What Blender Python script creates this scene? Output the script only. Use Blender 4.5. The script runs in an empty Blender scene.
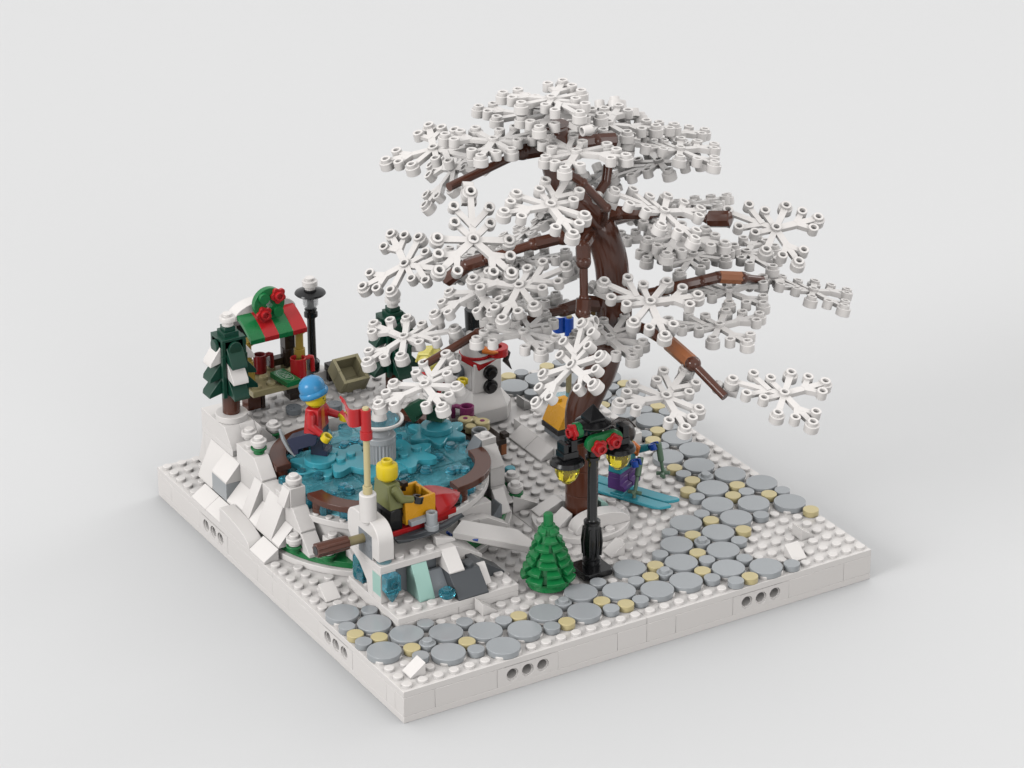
import bpy, bmesh, math, random
from mathutils import Vector, Matrix
random.seed(7)
# Units: 1 Blender unit = one stud pitch of the toy bricks (8 mm); z = 0 is the top of the base plate.
sc = bpy.context.scene
COL = sc.collection
PI = math.pi

# measured placements (world units)
RAMP = [[8.864, 9.954, 3.0], [13.463, 8.923, 1.2], [14.078, 9.425, 1.2], [13.727, 10.744, 1.5], [10.026, 10.854, 3.1]]
SKP = [[24.966, 12.521, 3.3], [25.222, 12.278, 1.2], [23.692, 12.68, 2.6], [22.924, 12.113, 0.5]]
BLB = [[8.923, 10.358, 2.6], [10.389, 9.622, 2.2], [8.957, 10.772, 2.6], [9.629, 10.659, 1.9]]
TRUNK = [([19.036, 11.978, 0.645], 1.0), ([19.02, 11.988, 5.531], 1.0), ([19.066, 11.961, 7.866], 1.0), ([19.919, 11.452, 10.108], 0.98), ([20.309, 11.22, 12.003], 0.98), ([20.493, 11.11, 13.947], 0.98), ([20.525, 11.091, 15.681], 0.98), ([20.356, 11.192, 17.465], 1.0), ([19.891, 11.469, 19.046], 1.0), ([19.231, 11.862, 20.303], 0.98), ([18.427, 12.342, 21.491], 0.98), ([17.825, 12.7, 22.796], 0.96), ([17.573, 12.851, 24.152], 0.9), ([17.519, 12.883, 25.499], 0.8)]
BR = {'b1': [[17.325, 12.998, 24.337], [15.427, 12.965, 24.419], [9.849, 11.633, 23.871]], 'b2': [[19.742, 11.558, 18.858], [17.464, 11.751, 19.153], [15.866, 12.354, 18.844], [13.425, 13.577, 17.993], [12.726, 14.575, 17.405], [11.863, 15.671, 16.177]], 'b3': [[18.904, 10.893, 19.463], [16.862, 8.618, 19.847], [16.627, 8.176, 19.071], [16.399, 7.729, 17.054], [16.25, 7.586, 16.269], [16.175, 6.699, 15.19]], 'b4': [[20.185, 11.294, 14.399], [18.855, 11.504, 14.751], [17.22, 11.314, 14.75], [16.307, 11.277, 14.783], [14.292, 11.314, 14.663], [11.445, 11.264, 14.65], [7.736, 10.797, 13.762]], 'b5': [[19.732, 11.564, 20.052], [20.836, 11.138, 20.155], [22.5, 10.496, 20.029], [24.772, 9.491, 19.837], [25.396, 8.538, 19.725], [26.257, 7.442, 19.927]], 'b6': [[20.788, 10.934, 14.718], [22.928, 10.241, 15.008], [25.463, 9.08, 15.577], [26.382, 8.765, 15.745], [27.891, 8.448, 15.461], [29.675, 8.897, 14.765]], 'b7': [[20.699, 10.987, 13.559], [20.772, 7.452, 14.072], [20.561, 5.249, 14.283], [20.119, 2.02, 14.284], [20.682, -0.411, 13.074]], 'b8': [[19.445, 10.57, 20.086], [16.776, 6.108, 23.068], [15.609, 6.687, 24.609], [14.497, 7.117, 25.583]], 'b9': [[17.917, 12.645, 24.458], [19.808, 11.984, 24.546], [21.014, 11.731, 24.453]], 'b10': [[19.328, 11.805, 20.741], [20.651, 12.18, 21.774], [20.957, 12.463, 22.676]], 'b12': [[17.82, 12.703, 24.151], [20.681, 15.655, 23.241], [24.09, 18.279, 22.484]], 'b13': [[19.837, 11.501, 19.487], [24.58, 14.495, 18.065], [28.842, 15.447, 17.029]]}
CAMC = [-69.3831, -128.1685, 87.7959]
CAMA = [1.033351, -0.442681]
CAMF = 3076.94
CAMR = -0.002232
LEAVES = {'12': [[0.748, -0.6588, -0.0798, 0.5787, 0.7065, -0.4074, 0.3248, 0.2586, 0.9097], [28.452, 6.019, 19.354]], '7': [[0.923, 0.3452, -0.1702, -0.3723, 0.6886, -0.6223, -0.0977, 0.6377, 0.764], [8.925, 7.358, 22.396]], '8': [[-0.7252, 0.4529, -0.5186, -0.4367, -0.8849, -0.1622, -0.5324, 0.1089, 0.8395], [11.04, 19.093, 16.158]], '9': [[-0.0902, 0.9586, -0.27, -0.9682, -0.1479, -0.2016, -0.2332, 0.2432, 0.9415], [13.299, 9.725, 17.744]], '10': [[0.6445, 0.7646, 0.004, -0.7388, 0.624, -0.2546, -0.1972, 0.1611, 0.967], [12.734, 5.459, 24.292]], '11': [[0.6195, -0.7409, 0.2592, 0.7842, 0.5692, -0.2472, 0.0356, 0.3564, 0.9337], [19.632, 4.564, 22.782]], '13': [[0.8544, -0.5082, -0.1087, 0.4566, 0.8339, -0.31, 0.2482, 0.2153, 0.9445], [19.042, 4.869, 17.257]], '14': [[0.57, -0.8216, 0.0028, 0.8216, 0.57, 0.0074, -0.0076, -0.0019, 1.0], [27.133, 8.652, 14.733]], '15': [[0.619, -0.7384, 0.2674, 0.767, 0.6417, -0.0036, -0.1689, 0.2073, 0.9636], [32.495, 7.582, 13.906]], '16': [[0.5766, 0.817, -0.003, -0.7896, 0.5563, -0.2592, -0.2101, 0.1518, 0.9658], [17.435, 0.699, 13.423]], '17': [[0.7068, -0.7074, 0.006, 0.6858, 0.6831, -0.2509, 0.1734, 0.1815, 0.968], [23.509, -2.144, 13.265]], '18': [[0.7036, -0.7106, 0.0018, 0.7106, 0.7036, 0.0014, -0.0023, 0.0003, 1.0], [23.986, 5.079, 14.561]], '19': [[-0.5539, 0.7915, -0.2584, -0.8201, -0.5722, 0.0053, -0.1437, 0.2148, 0.966], [8.239, 14.231, 13.955]], '20': [[0.5522, 0.7912, -0.2628, -0.8187, 0.5742, 0.0085, 0.1577, 0.2105, 0.9648], [6.583, 8.868, 13.48]], '21': [[0.4452, 0.622, -0.6441, -0.759, 0.6438, 0.0971, 0.4751, 0.4457, 0.7587], [12.341, 2.494, 15.872]], '4': [[-0.0007, 1.0, 0.0024, -1.0, -0.0007, 0.0071, 0.0071, -0.0023, 1.0], [13.511, 12.92, 25.504]], '5': [[-0.9084, 0.3307, -0.2559, -0.342, -0.9397, -0.0007, -0.2408, 0.0869, 0.9667], [11.688, 16.612, 24.145]], '6': [[-0.5459, 0.5399, -0.6407, -0.803, -0.5554, 0.2161, -0.2392, 0.6325, 0.7367], [14.0, 18.337, 21.908]], '1': [[-1.0, 0.0041, 0.0064, -0.004, -1.0, 0.0046, 0.0064, 0.0045, 1.0], [16.789, 11.994, 27.679]], '2': [[-0.0002, -1.0, 0.0082, 1.0, -0.0002, 0.0016, -0.0016, 0.0082, 1.0], [21.478, 13.305, 24.856]], '3': [[1.0, 0.0038, 0.0084, -0.0038, 1.0, 0.0005, -0.0084, -0.0005, 1.0], [15.99, 7.995, 25.907]], '24': [[0.2954, -0.9337, -0.2025, 0.9538, 0.2761, 0.1183, -0.0546, -0.2281, 0.9721], [24.208, 12.006, 22.377]], '25': [[0.558, -0.8102, 0.1794, 0.8231, 0.5679, 0.0046, -0.1056, 0.1451, 0.9838], [24.126, 9.733, 23.898]], '31': [[-0.9987, 0.0259, 0.0436, -0.0266, -0.9995, -0.0148, 0.0432, -0.016, 0.9989], [18.291, 17.319, 24.791]], '31b': [[0.9996, 0.0264, -0.0032, -0.0264, 0.9995, 0.0148, 0.0035, -0.0147, 0.9999], [16.822, 11.935, 26.875]], '28': [[0.5709, 0.821, 0.0036, -0.821, 0.5709, 0.0068, 0.0036, -0.0068, 1.0], [13.136, 9.014, 15.124]], '27': [[0.4566, 0.7993, -0.3908, -0.8509, 0.5206, 0.0707, 0.2599, 0.3003, 0.9178], [12.04, 12.205, 16.764]], '29': [[0.6473, 0.7621, -0.0156, -0.7623, 0.647, -0.0174, -0.0032, 0.0231, 0.9997], [18.37, 8.033, 13.936]], '22': [[-0.6504, -0.7595, 0.009, 0.7596, -0.6504, 0.0042, 0.0027, 0.0096, 1.0], [27.033, 12.357, 15.703]], '32': [[0.9987, -0.0001, 0.0511, 0.0047, 0.996, -0.089, -0.0508, 0.0891, 0.9947], [22.745, 7.845, 19.499]], '23': [[-0.9973, -0.0588, 0.0449, 0.0602, -0.9977, 0.0309, 0.043, 0.0335, 0.9985], [30.863, 12.262, 15.064]], '33': [[-0.1635, 0.9848, 0.0594, -0.9861, -0.1613, -0.0398, -0.0297, -0.0651, 0.9974], [27.168, 15.748, 15.155]], '34': [[-0.1532, -0.9826, 0.1053, 0.9862, -0.1452, 0.0793, -0.0627, 0.116, 0.9913], [16.723, 21.345, 14.53]], '35': [[-0.2026, 0.9789, -0.0278, -0.9732, -0.1981, 0.1169, 0.1089, 0.0507, 0.9928], [18.525, 18.495, 14.935]], '36': [[-0.2379, 0.9711, -0.0173, -0.9693, -0.2363, 0.0675, 0.0614, 0.0328, 0.9976], [17.479, 17.978, 12.609]], '26': [[0.7781, -0.625, 0.0632, 0.623, 0.7806, 0.0504, -0.0808, 0.0001, 0.9967], [26.929, 18.949, 21.537]], '26b': [[0.7043, -0.6998, 0.1193, 0.7045, 0.7097, 0.0032, -0.0869, 0.0818, 0.9929], [29.259, 18.793, 20.872]], '30': [[-0.2851, 0.904, -0.3186, -0.92, -0.1649, 0.3554, 0.2688, 0.3945, 0.8787], [19.628, 19.51, 16.248]], '37': [[0.6657, -0.7461, -0.0125, 0.5567, 0.4854, 0.6741, -0.4969, -0.4557, 0.7385], [23.539, 18.356, 19.261]], '38': [[0.6655, -0.7455, 0.0357, 0.7137, 0.6497, 0.2618, -0.2184, -0.1487, 0.9645], [29.251, 16.073, 17.236]], '39': [[0.7415, -0.6276, 0.2371, 0.4184, 0.7089, 0.5678, -0.5245, -0.3219, 0.7882], [25.317, 20.485, 22.36]]}
WORLD = 0.8
LIGHTS = [('left_softbox', (-791.8, -56.5, 394.5), (14, 14, 0), 400.0, 3647311), ('front_fill', (43.5, -831.2, 307.8), (14, 14, 0), 400.0, 1285570), ('right_softbox', (823.7, 156.8, 366.1), (14, 14, 0), 400.0, 1179296)]  # the front light is an added fill that brightens the viewer-facing sides
# ------------------------------------------------------------------ materials
def mat(name, rgb, rough=0.3, trans=0.0, alpha=1.0, ior=1.5, spec=0.5, emit=None, estr=0.0, var=0.03, coat=0.0, sss=0.0):
    m = bpy.data.materials.new(name); m.use_nodes = True
    nt = m.node_tree; b = nt.nodes['Principled BSDF']
    b.inputs['Base Color'].default_value = (*rgb, 1)
    b.inputs['Roughness'].default_value = rough
    b.inputs['IOR'].default_value = ior
    b.inputs['Specular IOR Level'].default_value = spec
    b.inputs['Transmission Weight'].default_value = trans
    b.inputs['Alpha'].default_value = alpha
    if coat: b.inputs['Coat Weight'].default_value = coat
    if emit:
        b.inputs['Emission Color'].default_value = (*emit, 1); b.inputs['Emission Strength'].default_value = estr
    # moulded plastic: faint cloudy variation of gloss and tone, and a very shallow waviness
    tc = nt.nodes.new('ShaderNodeTexCoord')
    n = nt.nodes.new('ShaderNodeTexNoise'); n.inputs['Scale'].default_value = 0.9; n.inputs['Detail'].default_value = 3
    nt.links.new(tc.outputs['Object'], n.inputs['Vector'])
    mr = nt.nodes.new('ShaderNodeMapRange')
    mr.inputs['To Min'].default_value = max(0.0, rough - 0.06); mr.inputs['To Max'].default_value = rough + 0.06
    nt.links.new(n.outputs['Fac'], mr.inputs['Value']); nt.links.new(mr.outputs['Result'], b.inputs['Roughness'])
    if var and not trans:
        oi = nt.nodes.new('ShaderNodeObjectInfo')
        mx = nt.nodes.new('ShaderNodeMix'); mx.data_type = 'RGBA'
        mx.inputs['A'].default_value = (*[c * (1 - var) for c in rgb], 1)
        mx.inputs['B'].default_value = (*[min(1, c * (1 + var)) for c in rgb], 1)
        nt.links.new(oi.outputs['Random'], mx.inputs['Factor'])
        nt.links.new(mx.outputs['Result'], b.inputs['Base Color'])
    n2 = nt.nodes.new('ShaderNodeTexNoise'); n2.inputs['Scale'].default_value = 1.6
    nt.links.new(tc.outputs['Object'], n2.inputs['Vector'])
    bp = nt.nodes.new('ShaderNodeBump'); bp.inputs['Strength'].default_value = 0.012; bp.inputs['Distance'].default_value = 0.1
    nt.links.new(n2.outputs['Fac'], bp.inputs['Height']); nt.links.new(bp.outputs['Normal'], b.inputs['Normal'])
    return m

M = dict(
 white=mat('white_plastic', (.87, .83, .80), .24, var=.012),
 grey=mat('light_grey_plastic', (.42, .44, .455), .15, var=.04),
 dgrey=mat('dark_grey_plastic', (.085, .092, .10), .3),
 mgrey=mat('mid_grey_plastic', (.23, .25, .27), .28),
 tan=mat('tan_plastic', (.66, .56, .30), .3),
 dtan=mat('dark_tan_plastic', (.30, .25, .13), .3),
 olive=mat('olive_plastic', (.20, .21, .075), .32),
 brown=mat('brown_plastic', (.105, .034, .019), .16, var=.05),
 nougat=mat('light_brown_plastic', (.42, .15, .06), .3),
 dkgreen=mat('dark_green_plastic', (.006, .055, .033), .3),
 green=mat('green_plastic', (.01, .20, .055), .26),
 red=mat('red_plastic', (.55, .018, .022), .25),
 dkred=mat('dark_red_plastic', (.16, .006, .008), .3),
 orange=mat('orange_plastic', (.75, .20, .03), .3),
 amber=mat('amber_orange_plastic', (.85, .40, .02), .28),
 yellow=mat('yellow_plastic', (.83, .62, .02), .28),
 blonde=mat('pale_yellow_plastic', (.78, .68, .16), .32),
 blue=mat('azure_plastic', (.045, .30, .60), .25),
 dblue=mat('blue_plastic', (.01, .07, .40), .28),
 navy=mat('navy_plastic', (.012, .018, .055), .3),
 teal=mat('medium_azure_plastic', (.06, .39, .48), .14),
 turq=mat('turquoise_plastic', (.03, .30, .36), .3),
 aqua=mat('light_aqua_plastic', (.42, .68, .60), .3),
 purple=mat('purple_plastic', (.10, .035, .20), .3),
 magenta=mat('magenta_plastic', (.24, .03, .13), .28),
 sage=mat('sand_green_plastic', (.12, .20, .13), .4),
 dgreen_leg=mat('deep_green_plastic', (.02, .085, .045), .32),
 black=mat('black_plastic', (.008, .008, .009), .2),
 dkbrown=mat('dark_brown_plastic', (.028, .016, .011), .28),
 lime=mat('lime_plastic', (.45, .65, .02), .3),
 tblue=mat('clear_blue_plastic', (.13, .68, .88), .02, trans=.78, ior=1.5),
 tpale=mat('pale_clear_blue_plastic', (.14, .56, .68), .0, trans=.0, ior=1.6, alpha=.34),
 tyellow=mat('clear_yellow_plastic', (1.0, .82, .05), .03, trans=.8, ior=1.5),
 clear=mat('clear_plastic', (.9, .92, .93), .03, trans=.0, ior=1.5, alpha=.3),
 gold=mat('dull_gold_plastic', (.50,.33,.06), .3),
 bed=mat('pale_blue_bed', (.20,.62,.72), .25),
 print=mat('print_ink', (.5, .62, .5), .5),
)

# ------------------------------------------------------------------ mesh builder
class MB:
    def __init__(s): s.v = []; s.f = []; s.sm = []; s.x = None
    def add(s, vs, fs, smooth=True):
        o = len(s.v)
        for p in vs:
            p = Vector(p)
            s.v.append(s.x @ p if s.x is not None else p)
        for f in fs: s.f.append([i + o for i in f]); s.sm.append(smooth)
        return s
    def box(s, x0, x1, y0, y1, z0, z1):
        return s.add([(x0,y0,z0),(x1,y0,z0),(x1,y1,z0),(x0,y1,z0),(x0,y0,z1),(x1,y0,z1),(x1,y1,z1),(x0,y1,z1)],
            [(0,3,2,1),(4,5,6,7),(0,1,5,4),(1,2,6,5),(2,3,7,6),(3,0,4,7)])
    def prism(s, poly, axis, a, b):
        n = len(poly)
        def P(p, t):
            return {'x': (t, p[0], p[1]), 'y': (p[0], t, p[1]), 'z': (p[0], p[1], t)}[axis]
        vs = [P(p, a) for p in poly] + [P(p, b) for p in poly]
        return s.add(vs, [list(range(n))[::-1], list(range(n, 2*n))] + [(i, (i+1) % n, n+(i+1) % n, n+i) for i in range(n)])
    def lathe(s, prof, c=(0,0,0), seg=24, axis='z'):
        c = Vector(c); vs = []; fs = []
        n = len(prof)
        for k in range(seg):
            a = 2*PI*k/seg; ca, sa = math.cos(a), math.sin(a)
            for r, h in prof:
                p = {'z': (r*ca, r*sa, h), 'x': (h, r*ca, r*sa), 'y': (r*sa, h, r*ca)}[axis]
                vs.append(c + Vector(p))
        for k in range(seg):
            k2 = (k+1) % seg
            for i in range(n-1):
                a, b, c2, d = k*n+i, k2*n+i, k2*n+i+1, k*n+i+1
                if prof[i][0] == 0: fs.append((a, c2, d))
                elif prof[i+1][0] == 0: fs.append((a, b, d))
                else: fs.append((a, b, c2, d))
        return s.add(vs, fs)
    def cyl(s, c, r, h, axis='z', seg=24, r2=None, bv=.02):
        r2 = r if r2 is None else r2
        return s.lathe([(0,0),(r-bv,0),(r,bv),(r2,h-bv),(r2-bv,h),(0,h)], c, seg, axis)
    def tubecyl(s, c, ro, ri, h, axis='z', seg=24):
        return s.lathe([(ri,h*.15),(ri,0),(ro,0),(ro,h-.02),(ro-.02,h),(ri+.01,h),(ri,h-.02),(ri,h*.15),(0,h*.15)], c, seg, axis)
    def stud(s, x, y, z, r=.3, h=.2): return s.lathe([(r,0),(r,h-.03),(r-.03,h),(0,h)], (x,y,z), 20)
    def studs(s, x0, x1, y0, y1, z, skip=()):
        for i in range(int(x0), int(x1)):
            for j in range(int(y0), int(y1)):
                if (i,j) not in skip: s.stud(i+.5, j+.5, z)
        return s
    def slope(s, x0, x1, y0, y1, z0, z1, d, flat=0.0, lip=.12):
        """wedge brick; its sloping face looks towards d"""
        if d in ('-x','+x'):
            if d == '-x': poly = [(x0,z0),(x1,z0),(x1,z1),(x1-flat,z1),(x0,z0+lip)]
            else: poly = [(x0,z0),(x1,z0),(x1,z0+lip),(x0+flat,z1),(x0,z1)]
            if flat == 0: poly = [p for i, p in enumerate(poly) if p not in poly[:i]]
            return s.prism(poly, 'y', y0, y1)
        if d == '-y': poly = [(y0,z0),(y1,z0),(y1,z1),(y1-flat,z1),(y0,z0+lip)]
        else: poly = [(y0,z0),(y1,z0),(y1,z0+lip),(y0+flat,z1),(y0,z1)]
        if flat == 0: poly = [p for i, p in enumerate(poly) if p not in poly[:i]]
        return s.prism(poly, 'x', x0, x1)
    def curve_slope(s, x0, x1, y0, y1, z0, z1, d, n=8, lip=.15):
        """convex curved wedge: high end opposite to d"""
        pts = []
        for k in range(n+1):
            a = PI/2*k/n; pts.append((math.cos(a), math.sin(a)))   # from low end (1,0) to high (0,1)
        if d in ('+x','-x'):
            L = x1-x0; base = [(x0,z0),(x1,z0)]
            prof = [((x0 + L*c if d == '+x' else x1 - L*c), z0+lip+(z1-z0-lip)*q) for c, q in pts]
            poly = ([(x0,z0),(x1,z0)] + prof) if d == '+x' else ([(x1,z0),(x0,z0)] + prof)
            return s.prism(poly, 'y', y0, y1)
        L = y1-y0
        prof = [((y0 + L*c if d == '+y' else y1 - L*c), z0+lip+(z1-z0-lip)*q) for c, q in pts]
        poly = ([(y0,z0),(y1,z0)] + prof) if d == '+y' else ([(y1,z0),(y0,z0)] + prof)
        return s.prism(poly, 'x', x0, x1)
    def tube(s, pts, rad, seg=12, cap=True):
        pts = [Vector(p) for p in pts]; n = len(pts)
        rad = rad if isinstance(rad, (list, tuple)) else [rad]*n
        vs = []; fs = []; ref = None
        for i, p in enumerate(pts):
            t = (pts[min(i+1,n-1)] - pts[max(i-1,0)]).normalized()
            if ref is None:
                ref = t.orthogonal().normalized()
            ref = (ref - t*ref.dot(t)).normalized(); b = t.cross(ref)
            for k in range(seg):
                a = 2*PI*k/seg; vs.append(p + (ref*math.cos(a) + b*math.sin(a))*rad[i])
        for i in range(n-1):
            for k in range(seg):
                k2 = (k+1) % seg; fs.append((i*seg+k, i*seg+k2, (i+1)*seg+k2, (i+1)*seg+k))
        if cap: fs.append(list(range(seg))[::-1]); fs.append([(n-1)*seg+k for k in range(seg)])
        return s.add(vs, fs)
    def sphere(s, c, r, sx=1, sy=1, sz=1, seg=20, rings=12, top=1.0, bot=-1.0):
        prof = []
        for k in range(rings+1):
            h = bot + (top-bot)*k/rings; prof.append((math.sqrt(max(0, 1-h*h))*r, h*r))
        o = len(s.v); s.lathe([(p[0] if 1e-6 < p[0] else 0, p[1]) for p in prof], (0,0,0), seg)
        for i in range(o, len(s.v)):
            p = s.v[i] if s.x is None else s.x.inverted() @ s.v[i]
            p = Vector((p.x*sx, p.y*sy, p.z*sz)) + Vector(c)
            s.v[i] = p if s.x is None else s.x @ p
        return s
    def arc(s, c, ri, ro, a0, a1, z0, z1, n=20):
        vs = []; fs = []
        for k in range(n+1):
            a = math.radians(a0 + (a1-a0)*k/n); ca, sa = math.cos(a), math.sin(a)
            for r, z in ((ri,z0),(ro,z0),(ro,z1),(ri,z1)): vs.append((c[0]+r*ca, c[1]+r*sa, z))
        for k in range(n):
            for j in range(4):
                fs.append((k*4+j, k*4+(j+1) % 4, (k+1)*4+(j+1) % 4, (k+1)*4+j))
        fs += [(3,2,1,0), tuple(n*4+j for j in range(4))]
        return s.add(vs, fs)

def build(name, mb, m, parent=None, bevel=.022, loc=None):
    """link the collected shape as ONE mesh object; vertices are given in world space"""
    org = Vector(loc) if loc is not None else Vector((0,0,0))
    if parent is not None:
        org = WLOC[parent.name]
    me = bpy.data.meshes.new(name)
    me.from_pydata([tuple(p - org) for p in mb.v], [], mb.f); me.update()
    bm = bmesh.new(); bm.from_mesh(me); bmesh.ops.recalc_face_normals(bm, faces=bm.faces); bm.to_mesh(me); bm.free()
    for p in me.polygons: p.use_smooth = True
    me.set_sharp_from_angle(angle=math.radians(32))
    me.materials.append(M[m] if isinstance(m, str) else m)
    o = bpy.data.objects.new(name, me); COL.objects.link(o)
    if parent is not None: o.parent = parent
    else: o.location = org
    WLOC[o.name] = org.copy()
    if bevel:
        b = o.modifiers.new('bevel', 'BEVEL'); b.width = bevel; b.segments = 2; b.limit_method = 'ANGLE'
        b.angle_limit = math.radians(35); b.harden_normals = False
    return o
WLOC = {}
def thing(name, label, cat, loc=(0,0,0), group=None):
    o = bpy.data.objects.new(name, None); COL.objects.link(o); o.location = loc; o.empty_display_size = .3
    o['label'] = label; o['category'] = cat
    if group: o['group'] = group
    WLOC[o.name] = Vector(loc); return o
def tag(o, label, cat, group=None):
    o['label'] = label; o['category'] = cat
    if group: o['group'] = group
    return o
def dup(root, loc, label=None, group=None):
    def cp(o, par):
        c = o.copy(); COL.objects.link(c)
        if par is not None: c.parent = par
        for ch in list(o.children): cp(ch, c)
        return c
    r = cp(root, None); r.location = loc
    if label: r['label'] = label
    if group: r['group'] = group
    return r
def B(): return MB()
# ------------------------------------------------------------------ studio surface
floor = build('ground', B().box(-900, 900, -900, 900, -2.3, -2.004), mat('studio_sweep', (.73, .73, .73), .55, var=0), bevel=0)
floor['kind'] = 'structure'

# ------------------------------------------------------------------ walkway layout (cells of the base)
BIG = [(7,1),(25,1),(4,2),(9,2),(13,2),(18,2),(20,2),(23,2),(7,3),(11,3),(16,3),(1,4),(5,4),(14,4),(21,4),(24,4),(3,5),(18,5),
 (22,6),(25,6),(2,7),(27,7),(31,7),(24,8),(29,8),(1,9),(27,9),(31,10),(28,11),(30,12),(29,14),(28,16),(30,16),(30,18),(30,21),
 (29,23),(31,25),(29,26),(27,30),(25,30),(29,29),(31,28)]
SM = [(22,0),(26,0),(5,1),(10,1),(14,1),(16,1),(21,1),(2,2),(24,2),(8,3),(17,3),(22,3),(6,4),(15,4),(25,4),(0,5),(4,5),(20,5),
 (28,6),(0,7),(22,7),(2,8),(25,8),(31,8),(29,9),(26,10),(27,13),(28,17),(28,19),(30,19),(31,21),(30,22),(30,26),(25,28),(26,31),(29,31),(31,30)]
TAN = [(23,0),(11,1),(15,1),(5,2),(14,2),(21,2),(2,3),(9,3),(18,3),(19,4),(22,4),(1,5),(26,5),(31,5),(0,6),(23,6),(25,7),(30,8),
 (28,9),(29,10),(26,11),(27,12),(27,14),(28,18),(29,19),(31,22),(28,24),(31,26),(30,27),(25,31),(28,31),(30,31)]
PL = [(3,3),(12,3),(19,3),(23,5),(28,12),(29,24)]
occ = set()
for x, y in BIG:
    for a in (-1,0):
        for b in (-1,0): occ.add((x+a, y+b))
occ |= set(SM) | set(TAN) | set(PL)
# things standing flat on the base
def area(x0, x1, y0, y1):
    for i in range(x0, x1):
        for j in range(y0, y1): occ.add((i,j))
area(3,11,6,12); area(22,28,19,25); area(20,24,26,30); area(15,17,5,7); area(21,22,20,24)
for i in range(32):
    for j in range(32):
        if math.hypot(i+.5-9, j+.5-19) < 8.1: occ.add((i,j))
        if math.hypot(i+.5-19, j+.5-12) < 3.1: occ.add((i,j))
        if math.hypot(i+.5-13, j+.5-6) < 1.1: occ.add((i,j))
        if i < 16 and j >= 26 and i > 2: occ.add((i,j))
for c in [(0,26),(0,25),(0,24),(0,23),(0,22),(0,21),(0,20),(0,19),(0,18),(0,17),(1,1),(1,11),(27,1),(29,3),(18,7),(8,5),(17,15),(16,15),(24,27)]: occ.add(c)

base = thing('base_plate', 'square white studded base of the whole winter model, with three-hole bricks in its rim', 'base', (16,16,-2))
for X in (0, 16):
    for Y in (0, 16):
        b = B().box(X+.01, X+15.99, Y+.01, Y+15.99, -.4, 0)
        for i in range(X, X+16):
            for j in range(Y, Y+16):
                if (i,j) not in occ: b.stud(i+.5, j+.5, 0)
        for x, y in BIG:      # the four studs under each paving disc peep out at its rim
            for a in (-.5,.5):
                for c_ in (-.5,.5):
                    if X < x+a < X+16 and Y < y+c_ < Y+16: b.stud(x+a, y+c_, 0, .34, .19)
        build('studded_plate', b, 'white', base, bevel=.02)
build('bottom_plate', B().box(.004, 31.996, .004, 31.996, -2, -1.6), 'white', base, bevel=.02)
cuts = [0,2,6,10,14,16,18,22,26,30,32]
def holed(u0, u1, side):
    """side brick with three round holes; side 'y' = faces -y, 'x' = faces -x"""
    b = B(); zc = -1.0; S = 24
    def P(u, w, z): return (u, w, z) if side == 'y' else (w, u, z)
    ca_ = math.atan2(.6,.5); angs = sorted([2*PI*k/S for k in range(S) if k not in (3,9,15,21)] + [ca_, PI-ca_, PI+ca_, 2*PI-ca_])
    def ring(u, sq, r, w):
        out = []
        for a in angs:
            c, s_ = math.cos(a), math.sin(a)
            if sq: m = min((.5/abs(c)) if abs(c) > 1e-6 else 9, (.597/abs(s_)) if abs(s_) > 1e-6 else 9); out.append(P(u+m*c, w, zc+m*s_))
            else: out.append(P(u+r*c, w, zc+r*s_))
        return out
    for u in (u0+1, u0+2, u0+3):
        R = [ring(u, True, 0, .004), ring(u, False, .40, .004), ring(u, False, .38, .12), ring(u, False, .31, .12), ring(u, False, .31, .95)]
        vs = [p for q in R for p in q]; fs = []
        for q in range(4):
            for k in range(S): fs.append((q*S+k, q*S+(k+1) % S, (q+1)*S+(k+1) % S, (q+1)*S+k))
        fs.append([4*S+k for k in range(S)]); b.add(vs, fs)
    def fb(a, c):
        if side == 'y': b.box(a, c, .004, .1, -1.597, -.403)
        else: b.box(.004, .1, a, c, -1.597, -.403)
    fb(u0+.004, u0+.5); fb(u1-.5, u1-.004)
    return b
for side in ('y','x'):
    for k in range(len(cuts)-1):
        u0, u1 = cuts[k], cuts[k+1]
        if u0 in (6, 22): build('holed_brick', holed(u0, u1, side), 'white', base, bevel=0)
        else:
            b = B(); a, c = u0+.005, u1-.005
            if side == 'y': b.box(a, c, .004, 1, -1.596, -.404)
            else: b.box(.004, 1, max(a,1.01), c, -1.596, -.404)
            build('side_brick', b, 'white', base, bevel=.02)
for k in range(len(cuts)-1):
    a, c = cuts[k]+.005, cuts[k+1]-.005
    build('side_brick', B().box(a, min(c, 30.99), 31, 31.996, -1.596, -.404), 'white', base, bevel=.02)
    build('side_brick', B().box(31, 31.996, max(a,1.01), c, -1.596, -.404), 'white', base, bevel=.02)

# ------------------------------------------------------------------ walkway
def first(name, mb, m, label, cat, grp, loc): return tag(build(name, mb, m, None, .02, loc), label, cat, grp)
big0 = first('round_paver', B().cyl((7,1,.01), .985, .39, seg=40), 'grey', 'large smooth light grey round paving disc in the walkway', 'paving disc', 'large grey paving discs of the walkway', (7,1,0))
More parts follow.
